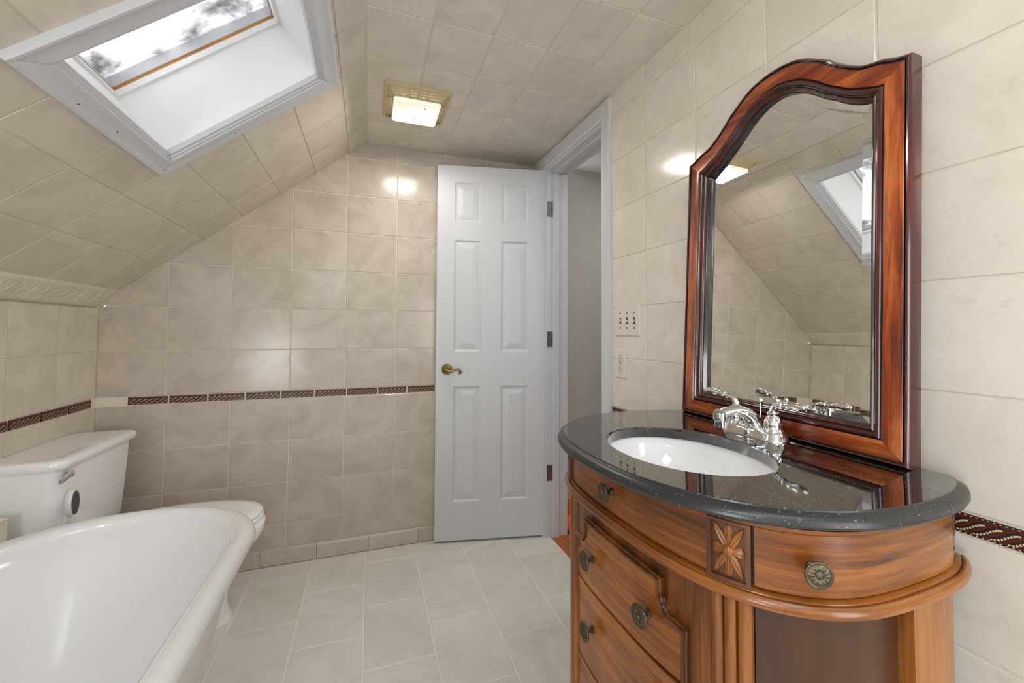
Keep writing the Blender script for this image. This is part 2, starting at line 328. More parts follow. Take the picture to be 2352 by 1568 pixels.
def put_tile(parent, pl, polys, m, thick=TH, bev=0.0016, name='tile'):
    """polys: list of convex polygons forming one tile"""
    allp = [p for q in polys for p in q]
    cx = sum(p[0] for p in allp) / len(allp); cy = sum(p[1] for p in allp) / len(allp)
    key = None
    if len(polys) == 1 and len(polys[0]) == 4:
        key = (m.name, round(thick, 4)) + tuple(round(v, 4) for p in polys[0] for v in (p[0] - cx, p[1] - cy))
    if key and key in RECT: me = RECT[key]
    else:
        bm = newbm()
        for poly in polys:
            ext = len(polys) > 1
            outer = [(p[0] - cx, p[1] - cy) for p in poly]
            if parea(outer) < 0: outer.reverse()
            inn = outer if ext else inset(outer, bev)
            if len(inn) < 3: continue
            if len(inn) != len(outer): inn = outer
            lo = [bm.verts.new((x, y, -0.002)) for x, y in outer]; mid = [bm.verts.new((x, y, thick - bev * 0.8)) for x, y in outer]; hi = [bm.verts.new((x, y, thick)) for x, y in inn]
            n = len(outer)
            for i in range(n):
                j = (i + 1) % n
                bm.faces.new((lo[i], lo[j], mid[j], mid[i])); bm.faces.new((mid[i], mid[j], hi[j], hi[i]))
            bm.faces.new(hi)
        me = bpy.data.meshes.new(name); bm.to_mesh(me); bm.free(); me.materials.append(m)
        if key: RECT[key] = me
    o = bpy.data.objects.new(name, me); COL.objects.link(o); o.parent = parent
    o.matrix_local = parent.matrix_world.inverted() @ pl.M @ Matrix.Translation((cx, cy, 0)) if False else pl.M @ Matrix.Translation((cx, cy, 0))
    return o
def tiling(parent, pl, us, vs, bound, m, holes=(), thick=TH, rows_us=None):
    """us, vs: joint positions; bound: half-planes (a,b,c); holes: rectangles (u0,u1,v0,v1)"""
    for j in range(len(vs) - 1):
        U = rows_us(j) if rows_us else us
        for i in range(len(U) - 1):
            u0, u1, v0, v1 = U[i] + GR, U[i + 1] - GR, vs[j] + GR, vs[j + 1] - GR
            if u1 - u0 < 0.006 or v1 - v0 < 0.006: continue
            pieces = [[(u0, v0), (u1, v0), (u1, v1), (u0, v1)]]
            for (a, b, c, d) in holes:
                nxt = []
                for q in pieces:
                    x0, x1 = min(p[0] for p in q), max(p[0] for p in q); y0, y1 = min(p[1] for p in q), max(p[1] for p in q)
                    if x1 <= a or x0 >= b or y1 <= c or y0 >= d: nxt.append(q); continue
                    L_ = clip(q, 1, 0, a) if x0 < a else None; R_ = clip(q, -1, 0, -b) if x1 > b else None
                    mid = clip(clip(q, 1, 0, b), -1, 0, -a)
                    B_ = clip(mid, 0, 1, c) if y0 < c else None; T_ = clip(mid, 0, -1, -d) if y1 > d else None
                    nxt += [z for z in (L_, R_, B_, T_) if z and len(z) >= 3 and abs(parea(z)) > 2e-5]
                pieces = nxt
            res = []
            for q in pieces:
                for (a, b, c) in bound: q = clip(q, a, b, c) if q else q
                if q and len(q) >= 3 and abs(parea(q)) > 8e-5: res.append(q)
            if res: put_tile(parent, pl, res, m, thick)
def struct(name, bm, m, parent=None):
    o = to_obj(name, bm, m, parent)
    if not parent: o['kind'] = 'structure'
    return o
def seq(a, b, anchor, step):
    """joint positions from a to b, including both ends"""
    k0 = math.ceil((a - anchor) / step + 0.05); k1 = math.floor((b - anchor) / step - 0.05)
    return [a] + [anchor + k * step for k in range(k0, k1 + 1)] + [b]
def slab(pts, n, t=0.06):
    """closed slab behind polygon pts (list of Vector), n = direction to the room"""
    bm = newbm(); f = [bm.verts.new(p) for p in pts]; b = [bm.verts.new(Vector(p) - Vector(n) * t) for p in pts]
    bm.faces.new(f); bm.faces.new(list(reversed(b)))
    for i in range(len(pts)):
        j = (i + 1) % len(pts); bm.faces.new((f[i], b[i], b[j], f[j]))
    return bm

# ---- mosaic border tile (shared mesh)
BT = 0.1533; BH = 0.037
def mosaic_mesh():
    bm = newbm(); w, h = BT / 2 - 0.0035, BH / 2 - 0.001
    box(bm, -w, w, -h, h, -0.002, 0.003, 0, 3)
    def q(cx, cy, dx, dy, lx, ly, mi, z=0.0036):
        ux, uy = dx, dy; vx, vy = -dy, dx
        P = [(cx + ux * a * lx / 2 + vx * b * ly / 2, cy + uy * a * lx / 2 + vy * b * ly / 2) for a, b in ((-1, -1), (1, -1), (1, 1), (-1, 1))]
        if any(abs(p[0]) > w - 0.0004 or abs(p[1]) > h - 0.0006 for p in P): return
        f = bm.faces.new([bm.verts.new((x, y, z)) for x, y in P]); f.material_index = mi
    lam = 0.0215; hh = 0.0098
    for k in range(-6, 7):
        for row, (off, mi) in enumerate(((-0.0034, 0), (0.0, 1), (0.0034, 2))):
            n = 10
            for i in range(n):
                t = (i + 0.5) / n
                x = k * lam + (t - 0.5) * lam * 1.75; s = t * 2 - 1
                y = -0.5 * (math.sin(s * PI / 2) ** 1) * hh * 2 * -1
                y = hh * math.sin(s * PI / 2)
                dx, dy = lam * 1.75 * 0.5, hh * PI / 2 * math.cos(s * PI / 2); l = math.hypot(dx, dy); dx /= l; dy /= l
                q(x - dy * off, y + dx * off, dx, dy, 0.0031, 0.0029, mi, 0.0036 + row * 0.0001)
    nx = 40
    for i in range(nx):
        x = -w + (i + 0.5) * 2 * w / nx
        for sy in (-1, 1):
            q(x, sy * (h - 0.0018), 1, 0, 2 * w / nx * 0.8, 0.0014, 1 if i % 2 else 0)
            q(x, sy * (h - 0.0036), 1, 0, 2 * w / nx * 0.8, 0.0012, 2)
    me = bpy.data.meshes.new('border_tile'); bm.to_mesh(me); bm.free()
    for k in ('cream', 'navy', 'maroon', 'mosaic_bed'): me.materials.append(M[k])
    return me
MOS = mosaic_mesh()
def border(parent, pl, u0, u1, vmid, anchor, skip=None):
    k = math.ceil((u0 - anchor) / BT)
    while anchor + (k + 1) * BT <= u1 + 0.001:
        uc = anchor + (k + 0.5) * BT; k += 1
        if skip and skip(uc): continue
        o = bpy.data.objects.new('border_tile', MOS); COL.objects.link(o); o.parent = parent
        o.matrix_local = pl.M @ Matrix.Translation((uc, vmid, 0))

ROWS = [0.083, 0.2004, 0.4054, 0.6104, 0.8190]; ROWS_UP = [0.8590, 1.0647, 1.2697, 1.4747, 1.6797, 1.8847, 2.0897, H]
VM = 0.8390
# ---- back wall
bw = struct('wall_back', slab([Vector(p) for p in ((XL - 0.08, 0, -0.05), (0.0, 0, -0.05), (0.0, 0, H + 0.05), (XC, 0, H + 0.05), (XL - 0.08, 0, ZK + 0.02))], (0, -1, 0)), M['grout'])
plb = Plane((0, 0, 0), (1, 0, 0), (0, 0, 1), (0, -1, 0)); UB = seq(XL, -0.001, -1.8285, 0.2552)
slope_b = (-(H - ZS) / SLEN, (XC - XS) / SLEN, (-(H - ZS) * XS + (XC - XS) * ZS) / SLEN - GR)
knee_b = (-(ZS - ZK), (XS - XK), -(ZS - ZK) * XK + (XS - XK) * ZK)
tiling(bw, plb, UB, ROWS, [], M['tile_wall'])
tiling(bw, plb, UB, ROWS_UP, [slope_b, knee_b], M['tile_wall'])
border(bw, plb, XL, -0.02, VM, -1.9709 - BT)
# ---- left wall
lw = struct('wall_left', slab([Vector(p) for p in ((XL, 0.06, -0.05), (XL, 0.06, ZK), (XL, YN, ZK), (XL, YN, -0.05))], (1, 0, 0)), M['grout'])
pll = Plane((XL, 0, 0), (0, 1, 0), (0, 0, 1), (1, 0, 0)); ULW = seq(-3.0, -0.001, -0.258, 0.2500)
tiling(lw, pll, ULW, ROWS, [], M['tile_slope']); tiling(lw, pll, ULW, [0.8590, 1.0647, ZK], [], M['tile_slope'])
border(lw, pll, -3.0, 0.0, VM, -0.0317)
# ---- slope, with the skylight opening
SK_S0, SK_S1, SK_Y0, SK_Y1 = 0.592, 1.150, -1.325, -0.800
pls = Plane((XS, 0, ZS), (0, 1, 0), SD, SN)
bm = newbm()
def slopebox(u0, u1, v0, v1):
    P = [Vector((XS, 0, ZS)) + Vector((0, u, 0)) + SD * v for u, v in ((u0, v0), (u1, v0), (u1, v1), (u0, v1))]
    f = [bm.verts.new(p) for p in P]; b = [bm.verts.new(p - SN * 0.05) for p in P]
    bm.faces.new(f); bm.faces.new(list(reversed(b)))
    for i in range(4): bm.faces.new((f[i], b[i], b[(i + 1) % 4], f[(i + 1) % 4]))
HG = 0.012
slopebox(YN, SK_Y0 - HG, -0.05, SLEN + 0.02); slopebox(SK_Y1 + HG, 0.04, -0.05, SLEN + 0.02); slopebox(SK_Y0 - HG, SK_Y1 + HG, -0.05, SK_S0 - HG); slopebox(SK_Y0 - HG, SK_Y1 + HG, SK_S1 + HG, SLEN + 0.02)
sw = to_obj('wall_slope', bm, M['grout']); sw['kind'] = 'structure'
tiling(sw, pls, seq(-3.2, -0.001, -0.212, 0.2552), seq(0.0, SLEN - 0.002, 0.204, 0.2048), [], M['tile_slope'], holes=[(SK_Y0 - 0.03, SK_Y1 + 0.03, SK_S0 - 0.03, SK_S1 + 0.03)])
# ---- ceiling
cl = struct('ceiling', slab([Vector(p) for p in ((XC, 0.05, H), (0.0, 0.05, H), (-SK * YN, YN, H), (XC, YN, H))], (0, 0, -1)), M['grout'])
plc = Plane((0, 0, H), (0, 1, 0), (1, 0, 0), (0, 0, -1))
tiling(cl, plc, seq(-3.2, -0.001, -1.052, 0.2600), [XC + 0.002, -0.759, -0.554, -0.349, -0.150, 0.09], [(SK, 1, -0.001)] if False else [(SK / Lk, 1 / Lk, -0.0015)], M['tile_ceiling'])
# ---- floor
fl = struct('floor', slab([Vector(p) for p in ((XL - 0.05, 0.05, 0), (XL - 0.05, YN, 0), (-SK * YN + 0.02, YN, 0), (0.03, 0.05, 0))], (0, 0, 1)), M['grout_floor'])
plf = Plane((0, 0, 0), (1, 0, 0), (0, 1, 0), (0, 0, 1)); GR = 0.003
fx = [XL] + [-1.4448 + 0.2474 * k for k in range(-2, 6)] + [0.04, ]
for i in range(len(fx) - 1):
    k = i - 3
    off = {0: -0.14, 1: -0.313, 2: -0.143, 3: -0.325, 4: -0.147, 5: -0.337}.get(k, -0.14 if k % 2 == 0 else -0.32)
    vs = seq(-3.3, -0.012, off, 0.3555)
    for j in range(len(vs) - 1):
        u0, u1 = fx[i] + GR, fx[i + 1] - GR
        q = [(u0, vs[j] + GR), (u1, vs[j] + GR), (u1, vs[j + 1] - GR), (u0, vs[j + 1] - GR)]
        q = clip(q, 1 / Lk, SK / Lk, 0.028 if -0.85 < vs[j] < -0.1 else -0.001)
        if len(q) >= 3 and abs(parea(q)) > 2e-4: put_tile(fl, plf, [q], M['tile_floor'], 0.0018, 0.0012)
GR = 0.0022
# ---- right wall with the door opening
DO0, DO1, DOZ = 0.185, 0.812, 2.098
plr = Plane((0, 0, 0), TV, (0, 0, 1), NV)
bm = newbm()
def rbox(a0, a1, z0, z1, t=0.13):
    P = [w3(0, a, z) for a, z in ((a0, z0), (a1, z0), (a1, z1), (a0, z1))]
    f = [bm.verts.new(p) for p in P]; b = [bm.verts.new(p - NV * t) for p in P]
    bm.faces.new(f); bm.faces.new(list(reversed(b)))
    for i in range(4): bm.faces.new((f[i], b[i], b[(i + 1) % 4], f[(i + 1) % 4]))
rbox(-0.0, DO0, -0.02, H + 0.03); rbox(DO1, -YN, -0.02, H + 0.03); rbox(DO0, DO1, DOZ, H + 0.03)
rw = to_obj('wall_right', bm, M['grout']); rw['kind'] = 'structure'
RV = [0.0, 0.2004, 0.4054, 0.6104, 0.8100]; RVU = [0.8500, 1.0557, 1.2607, 1.4657, 1.6707, 1.8757, 2.0807, H]
UR = seq(0.001, 3.3, 1.1059, 0.2552); hole = [(0.115, 0.872, -0.1, 2.148)]
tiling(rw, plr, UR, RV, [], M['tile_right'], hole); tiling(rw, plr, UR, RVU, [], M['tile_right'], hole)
border(rw, plr, 0.868, 3.3, 0.8300, 0.8690)
# ---- wall behind the camera with an added window for the rear fill lamp
bm = newbm()
WX0, WX1, WZ0, WZ1 = -1.85, -0.15, 0.75, 2.02
for a, b, c, d in ((XL - 0.05, WX0, 0, H), (WX1, 0.2, 0, H), (WX0, WX1, 0, WZ0), (WX0, WX1, WZ1, H)): box(bm, a, b, YN - 0.12, YN, c, d)
wf = to_obj('wall_front', bm, M['hall_ceiling']); wf['kind'] = 'structure'
bm = newbm()
for a, b, c, d in ((WX0, WX0 + 0.05, WZ0, WZ1), (WX1 - 0.05, WX1, WZ0, WZ1), (WX0 + 0.05, WX1 - 0.05, WZ0, WZ0 + 0.05), (WX0 + 0.05, WX1 - 0.05, WZ1 - 0.05, WZ1), (-1.015, -0.985, WZ0 + 0.05, WZ1 - 0.05)): box(bm, a, b, YN - 0.09, YN - 0.03, c, d, 0.004)
box(bm, WX0 + 0.05, WX1 - 0.05, YN - 0.085, YN - 0.08, WZ0 + 0.05, WZ1 - 0.05)
w2 = to_obj('rear_fill_window', bm, M['paint']); w2['kind'] = 'structure'
# ---- baseboards (bullnose base tiles)
def base_run(name, pl, joints, m):
    o = empty(name); o['kind'] = 'structure'
    for i in range(len(joints) - 1):
        bm = newbm(); a, b = joints[i] + 0.0008, joints[i + 1] - 0.0008
        prof = [(0.0, 0.004), (0.012, 0.004), (0.0125, 0.068), (0.0105, 0.076), (0.0055, 0.081), (0.0, 0.082)]
        rows = [[Vector((u, z, d)) for d, z in prof] for u in (a, b)]
        V = grid(bm, rows, False, True); capf(bm, V[0]); capf(bm, V[1])
        t = to_obj('base_tile', bm, m, o, smooth=True, flat_angle=0.6); t.matrix_local = pl.M
base_run('baseboard_back', plb, [XL, -1.9428, -1.6876, -1.4324, -1.181, -0.929, -0.6753, -0.42, -0.165, -0.03], M['tile_wall'])
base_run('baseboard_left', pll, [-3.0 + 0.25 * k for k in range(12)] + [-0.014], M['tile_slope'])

# ---- moulded strip between knee wall and slope
def strip():
    bm = newbm(); rows = []; n = 700; y0, y1 = -3.2, -0.002
    A, B = Vector((XK, 0, ZK)), Vector((XS + SD.x * 0.004, 0, ZS + SD.z * 0.004)); d = (B - A); l = d.length; d.normalize(); nn = Vector((d.z, 0, -d.x))
    for i in range(n + 1):
        y = y0 + (y1 - y0) * i / n; r = []
        for j in range(15):
            t = j / 14; hgt = 0.009 * math.sin(min(1, t * 8) * PI / 2) * math.sin(min(1, (1 - t) * 8) * PI / 2)
            if 0.28 < t < 0.8:
                u = (t - 0.28) / 0.52
                hgt += 0.0035 * max(0, math.sin(2 * PI * (y / 0.052 + u * 0.55))) * math.sin(u * PI) + 0.002 * math.sin(2 * PI * (y / 0.026 - u)) * math.sin(u * PI)
            elif 0.14 < t < 0.24: hgt += 0.003
            r.append(A + d * (l * t) + nn * hgt + Vector((0, y, 0)))
        rows.append(r)
    grid(bm, rows)
    P = [A + Vector((0, y, 0)) for y in (y0, y1)]
    return bm
t1 = to_obj('trim_1', strip(), M['tile_slope'], smooth=True); t1['kind'] = 'structure'

# ------------------------------------------------------------------ skylight
sky_o = empty('window_1'); sky_o['kind'] = 'structure'
def spt(y, s, n): return Vector((XS, 0, ZS)) + Vector((0, y, 0)) + SD * s + SN * n
TD = 0.225
bm = newbm()
cor = [(SK_Y0, SK_S0), (SK_Y1, SK_S0), (SK_Y1, SK_S1), (SK_Y0, SK_S1)]
for i, nm in enumerate(('lower', 'far', 'upper', 'near')):
    p, q = cor[i], cor[(i + 1) % 4]; b2 = newbm()
    cy, cs = (SK_Y0 + SK_Y1) / 2, (SK_S0 + SK_S1) / 2
    def outw(pt, d): return (pt[0] + (d if pt[0] > cy else -d), pt[1] + (d if pt[1] > cs else -d))
    po, qo = outw(p, 0.02), outw(q, 0.02)
    vs = [b2.verts.new(spt(*a, h)) for a, h in ((p, 0.004), (q, 0.004), (q, -TD), (p, -TD), (po, 0.004), (qo, 0.004), (qo, -TD), (po, -TD))]
    for f in ((0, 1, 2, 3), (4, 7, 6, 5), (0, 4, 5, 1), (1, 5, 6, 2), (2, 6, 7, 3), (3, 7, 4, 0)): b2.faces.new([vs[k] for k in f])
    to_obj('shaft_board', b2, M['tunnel'], sky_o)
bm.free()
# casing boards: profile swept along each side, mitred
CP = [(-0.012, -0.01), (-0.012, 0.006), (-0.005, 0.008), (-0.004, 0.013), (0.002, 0.014), (0.004, 0.018), (0.012, 0.0205), (0.030, 0.017), (0.046, 0.0185), (0.052, 0.021), (0.0575, 0.0205), (0.060, 0.015), (0.060, -0.004)]
for i in range(4):
    p, q = cor[i], cor[(i + 1) % 4]; b2 = newbm(); rows = []
    for pt, nxt in ((p, q), (q, p)):
        sy = -1 if pt[0] < cy else 1; ss = -1 if pt[1] < cs else 1
        gap = 0.0012; gy = (1 if nxt[0] > pt[0] else -1 if nxt[0] < pt[0] else 0) * gap; gs = (1 if nxt[1] > pt[1] else -1 if nxt[1] < pt[1] else 0) * gap
        rows.append([spt(pt[0] + sy * o_ + gy, pt[1] + ss * o_ + gs, h) for o_, h in CP])
    V = grid(b2, rows, False, True); capf(b2, V[0]); capf(b2, V[1])
    to_obj('casing_board', b2, M['trim_paint'], sky_o, smooth=True, flat_angle=0.5)
# inner stop beads
for i in range(4):
    p, q = cor[i], cor[(i + 1) % 4]; b2 = newbm(); rows = []
    for pt in (p, q):
        sy = 1 if pt[0] < cy else -1; ss = 1 if pt[1] < cs else -1
        rows.append([spt(pt[0] + sy * o_, pt[1] + ss * o_, h) for o_, h in ((0, 0.0), (0.010, 0.0), (0.011, -0.006), (0.008, -0.016), (0.0, -0.018))])
    V = grid(b2, rows, False, True); capf(b2, V[0]); capf(b2, V[1]); to_obj('stop_bead', b2, M['tunnel'], sky_o, smooth=True, flat_angle=0.7)
# sash: thin wood reveal, white liner and the pane
def ring(name, w_in, h0, h1, m, grow=0.0):
    b2 = newbm()
    for i in range(4):
        p, q = cor[i], cor[(i + 1) % 4]; rows = []
        for pt in (p, q):
            sy = 1 if pt[0] < cy else -1; ss = 1 if pt[1] < cs else -1
            rows.append([spt(pt[0] - sy * grow + sy * o_, pt[1] - ss * grow + ss * o_, h) for o_, h in ((0, h0), (w_in, h0), (w_in, h1), (0, h1))])
        V = grid(b2, rows, False, True); capf(b2, V[0]); capf(b2, V[1])
    return to_obj(name, b2, m, sky_o)
ring('liner', 0.010, -0.205, -0.222, M['tunnel'])
ring('wood_reveal', 0.006, -0.222, -0.232, M['hall_base'])
ring('sash_frame', 0.012, -0.232, -0.262, M['paint'], 0.0)
b2 = newbm(); vs = [b2.verts.new(spt(y, s_, -0.262)) for y, s_ in ((SK_Y0 - .02, SK_S0 - .02), (SK_Y1 + .02, SK_S0 - .02), (SK_Y1 + .02, SK_S1 + .02), (SK_Y0 - .02, SK_S1 + .02))]
v2 = [b2.verts.new(v.co - SN * 0.005) for v in vs]; b2.faces.new(vs); b2.faces.new(list(reversed(v2)))
for i in range(4): b2.faces.new((vs[i], v2[i], v2[(i + 1) % 4], vs[(i + 1) % 4]))
to_obj('glass_pane', b2, M['pane'], sky_o)
# nail holes and mitre cracks
b2 = newbm()
for y, s_ in ((-0.775, 0.555), (-0.77, 0.80), (-0.77, 1.13), (-0.80, 1.175), (-1.20, 0.555), (-1.05, 0.56), (-0.80, 0.557)):
    lathe(b2, [(0.0022, 0.0), (0.0018, 0.0003)], Matrix.Translation(spt(y, s_, 0.0185)) @ SN.to_track_quat('Z', 'Y').to_matrix().to_4x4(), 8)
to_obj('nail_holes', b2, M['dark_gap'], sky_o)['kind'] = 'stuff'

# ------------------------------------------------------------------ door casing and jamb (trim_2)
tc_ = empty('trim_2'); tc_['kind'] = 'structure'; tc_.matrix_world = RW
def prism(bm, prof, path, closed=False, mi=0):
    rows = [[Vector(f(p)) for p in prof] for f in path]
    V = grid(bm, rows, closed, True, mi)
    if not closed: capf(bm, V[0], mi); capf(bm, V[-1], mi)
cprof = [(0.0, -0.001), (0.0, 0.011), (0.006, 0.012), (0.010, 0.0155), (0.018, 0.0135), (0.040, 0.016), (0.062, 0.0185), (0.070, 0.018), (0.0705, -0.001)]
HZ = DOZ + 0.0705 - 0.006
for side in (0, 1):
    b2 = newbm(); a_in = DO0 + 0.006 if side == 0 else DO1 - 0.006; sg = -1 if side == 0 else 1; wd_ = 1.0
    prism(b2, cprof, [lambda p: (p[1], a_in + sg * p[0], 0.001), lambda p: (p[1], a_in + sg * p[0], DOZ - 0.006 + p[0])])
    to_obj('casing_leg', b2, M['paint'], tc_, smooth=True, flat_angle=0.5)
b2 = newbm(); prism(b2, cprof, [lambda p: (p[1], DO0 + 0.006 - p[0], DOZ - 0.006 + p[0]), lambda p: (p[1], DO1 - 0.006 + p[0], DOZ - 0.006 + p[0])])
to_obj('casing_head', b2, M['paint'], tc_, smooth=True, flat_angle=0.5)
JT = 0.018
for nm, a0, a1, z0, z1 in (('jamb', DO0, DO0 + JT, 0, DOZ), ('jamb', DO1 - JT, DO1, 0, DOZ), ('head_jamb', DO0 + JT, DO1 - JT, DOZ - JT, DOZ)):
    b2 = newbm(); box(b2, -0.132, 0.0, a0, a1, z0, z1, 0.001); to_obj(nm, b2, M['paint'], tc_)
for nm, a0, a1, z0, z1 in (('door_stop', DO0 + JT, DO0 + JT + 0.011, 0, DOZ - JT), ('door_stop', DO1 - JT - 0.011, DO1 - JT, 0, DOZ - JT), ('door_stop', DO0 + JT, DO1 - JT, DOZ - JT - 0.011, DOZ - JT)):
    b2 = newbm(); box(b2, -0.075, -0.038, a0, a1, z0, z1, 0.002); to_obj(nm, b2, M['paint'], tc_)

# ------------------------------------------------------------------ hall beyond the doorway
b2 = newbm(); box(b2, 0.12, 1.9, 0.05, 0.11, -0.02, 2.25); o = to_obj('wall_hall', b2, M['hall_wall']); o['kind'] = 'structure'
b2 = newbm(); box(b2, 1.5, 1.56, -2.2, 0.05, -0.02, 2.25); o = to_obj('wall_hall_side', b2, M['hall_wall']); o['kind'] = 'structure'
b2 = newbm(); box(b2, 0.16, 1.56, -2.26, -2.2, -0.02, 2.25); o = to_obj('wall_hall_end', b2, M['hall_wall']); o['kind'] = 'structure'
b2 = newbm(); box(b2, 0.12, 1.9, -2.2, 0.11, 2.225, 2.28); o = to_obj('ceiling_hall', b2, M['hall_ceiling']); o['kind'] = 'structure'
b2 = newbm(); box(b2, 0.0, 1.9, -2.2, 0.11, -0.05, -0.012); hf = to_obj('floor_hall', b2, M['dark_gap']); hf['kind'] = 'structure'
for k in range(14):
    x0 = 0.034 + 0.062 * k; b2 = newbm()
    ya, yb = (-0.79, -0.20) if x0 < 0.12 else (-2.1, 0.05)
    P = [(x0 - SK * 0, ya), (x0 + 0.0605, ya), (x0 + 0.0605, yb), (x0, yb)]
    bx0 = x0; box(b2, -0.030, 0.030, -(yb - ya) / 2, (yb - ya) / 2, -0.014, 0.0, 0.0012)
    to_obj('floor_plank', b2, M['hall_wood'], hf, (x0 + 0.031, (ya + yb) / 2, 0.002))
b2 = newbm(); box(b2, 0.13, 1.5, 0.036, 0.05, 0.004, 0.10, 0.004); o = to_obj('baseboard_hall', b2, M['hall_base']); o['kind'] = 'structure'
area('hall_lamp', (0.75, -0.7, 2.20), (0.75, -0.7, 0), 0.3, 0.3, 5.5, (1, 0.97, 0.94))

# ------------------------------------------------------------------ door leaf
hinge = Vector((-0.004, -0.186, 0)); free = Vector((-0.592, -0.060, 0)); dd = (free - hinge); DW = 0.606; dd.normalize()
door = empty('door_1', hinge, math.atan2(dd.y, dd.x)); door['kind'] = 'structure'
# local: +x along the leaf to the free edge, +y away?  find the camera side
sidey = 1 if (Matrix.Rotation(math.atan2(dd.y, dd.x), 3, 'Z') @ Vector((0, 1, 0))).y < 0 else -1
def dl(x, d, z): return Vector((x, sidey * d, z))      # d > 0 : towards the camera
DZ0, DZ1 = 0.014, 2.090
px = [(DW - 0.245, DW - 0.095), (DW - 0.515, DW - 0.358)]; pz = [(0.222, 0.855), (1.046, 1.670), (1.772, 1.997)]
b2 = newbm()
xs = sorted([0, DW] + [v for p in px for v in p]); zs = sorted([DZ0, DZ1] + [v for p in pz for v in p])
for fd in (0.0, -0.035):
    for i in range(len(xs) - 1):
        for j in range(len(zs) - 1):
            xm, zm = (xs[i] + xs[i + 1]) / 2, (zs[j] + zs[j + 1]) / 2
            if any(p[0] < xm < p[1] for p in px) and any(p[0] < zm < p[1] for p in pz): continue
            b2.faces.new([b2.verts.new(dl(x, fd, z)) for x, z in ((xs[i], zs[j]), (xs[i + 1], zs[j]), (xs[i + 1], zs[j + 1]), (xs[i], zs[j + 1]))])
for (a, b) in (((0, DZ0), (DW, DZ0)), ((DW, DZ0), (DW, DZ1)), ((DW, DZ1), (0, DZ1)), ((0, DZ1), (0, DZ0))):
    b2.faces.new([b2.verts.new(dl(x, d, z)) for (x, z), d in ((a, 0), (b, 0), (b, -0.035), (a, -0.035))])
bmesh.ops.remove_doubles(b2, verts=b2.verts, dist=1e-5)
to_obj('door_slab', b2, M['paint'], door)
for (x0, x1) in px:
    for (z0, z1) in pz:
        b2 = newbm()
        for sgn, base in ((1, 0.0), (-1, -0.035)):
            rows = []
            for ins, dep in ((0.0, 0.0), (0.004, -0.0035), (0.010, -0.0075), (0.015, -0.008), (0.019, -0.0065), (0.044, -0.0018), (0.046, -0.0015)):
                rows.append([dl(x, base + sgn * dep, z) for x, z in ((x0 + ins, z0 + ins), (x1 - ins, z0 + ins), (x1 - ins, z1 - ins), (x0 + ins, z1 - ins))])
            V = grid(b2, rows, False, True); capf(b2, V[-1])
        to_obj('door_panel', b2, M['paint'], door)
for z in (1.863, 1.115, 0.362):
    b2 = newbm(); lathe(b2, [(0.0075, -0.045), (0.0075, 0.045)], Matrix.Translation(dl(-0.006, -0.040, z)), 12)
    box(b2, -0.002, 0.0, min(sidey * -0.036, sidey * -0.002), max(sidey * -0.036, sidey * -0.002), z - 0.044, z + 0.044)
    to_obj('hinge', b2, M['steel'], door, smooth=True, flat_angle=0.6)
    lf = newbm(); box(lf, -0.036, -0.001, DO0 + JT, DO0 + JT + 0.0018, z - 0.044, z + 0.044, 0.0)
    ho = to_obj('hinge_leaf', lf, M['steel'], tc_)
    sc_ = newbm()
    for dz, dx in ((-0.032, -0.012), (0.0, -0.024), (0.032, -0.012)):
        lathe(sc_, [(0.0035, 0), (0.0025, 0.0006)], Matrix.Translation((dx, DO0 + JT + 0.0018, z + dz)) @ Matrix.Rotation(-PI / 2, 4, 'X'), 10)
    to_obj('screw', sc_, M['dark_detail'], ho)['kind'] = 'stuff'
# lever handle
hx, hz = DW - 0.060, 0.950
rot = Matrix.Rotation(-sidey * PI / 2, 4, 'X')
lv = newbm(); lathe(lv, [(0.029, 0.0), (0.029, 0.003), (0.026, 0.008), (0.018, 0.011), (0.012, 0.013), (0.0095, 0.018), (0.0095, 0.040), (0.006, 0.045), (0.0, 0.046)], Matrix.Translation(dl(hx, 0, hz)) @ rot, 28)
rose = to_obj('lever_handle', lv, M['brass'], door, smooth=True, flat_angle=0.6)
lv = newbm(); pth = smooth_path([dl(hx, 0.040, hz - 0.002), dl(hx - 0.012, 0.047, hz - 0.008), dl(hx - 0.030, 0.048, hz - 0.005), dl(hx - 0.052, 0.047, hz + 0.003), dl(hx - 0.068, 0.047, hz - 0.002), dl(hx - 0.076, 0.045, hz - 0.013), dl(hx - 0.070, 0.043, hz - 0.019), dl(hx - 0.064, 0.043, hz - 0.015)])
n_ = len(pth); tube(lv, pth, [0.0085 - 0.0035 * (i / n_) for i in range(n_)], 10); to_obj('lever', lv, M['brass'], rose, smooth=True)
lv = newbm(); lathe(lv, [(0.0025, 0.0), (0.0025, 0.0015)], Matrix.Translation(dl(hx + 0.0, 0.009, hz + 0.021)) @ rot, 8); to_obj('pin_hole', lv, M['dark_detail'], rose)

# ------------------------------------------------------------------ ceiling fan light
LX, LY = -0.762, -0.505
fan = empty('fan_light', (LX, LY, H)); tag(fan, 'yellowed plastic fan grille with lit square lens in the ceiling', 'ceiling light')
gx, gy = 0.137, 0.152; ix, iy = 0.098, 0.105; DR = 0.040
def rr(x, y, r, z, n=5):
    out = []
    for (sx, sy, a0) in ((1, 1, 0), (-1, 1, 90), (-1, -1, 180), (1, -1, 270)):
        for k in range(n + 1):
            a = math.radians(a0 + 90 * k / n); out.append(Vector((sx * (x - r) + r * math.cos(a), sy * (y - r) + r * math.sin(a), z)))
    return out
b2 = newbm()
rows = [rr(gx, gy, 0.014, 0.0), rr(gx, gy, 0.014, -0.010), rr(gx - 0.003, gy - 0.003, 0.013, -0.013), rr(gx - 0.012, gy - 0.012, 0.012, -0.0145)]
grid(b2, rows, False, True)
to_obj('rim', b2, M['fixture'], fan, smooth=True, flat_angle=0.6)
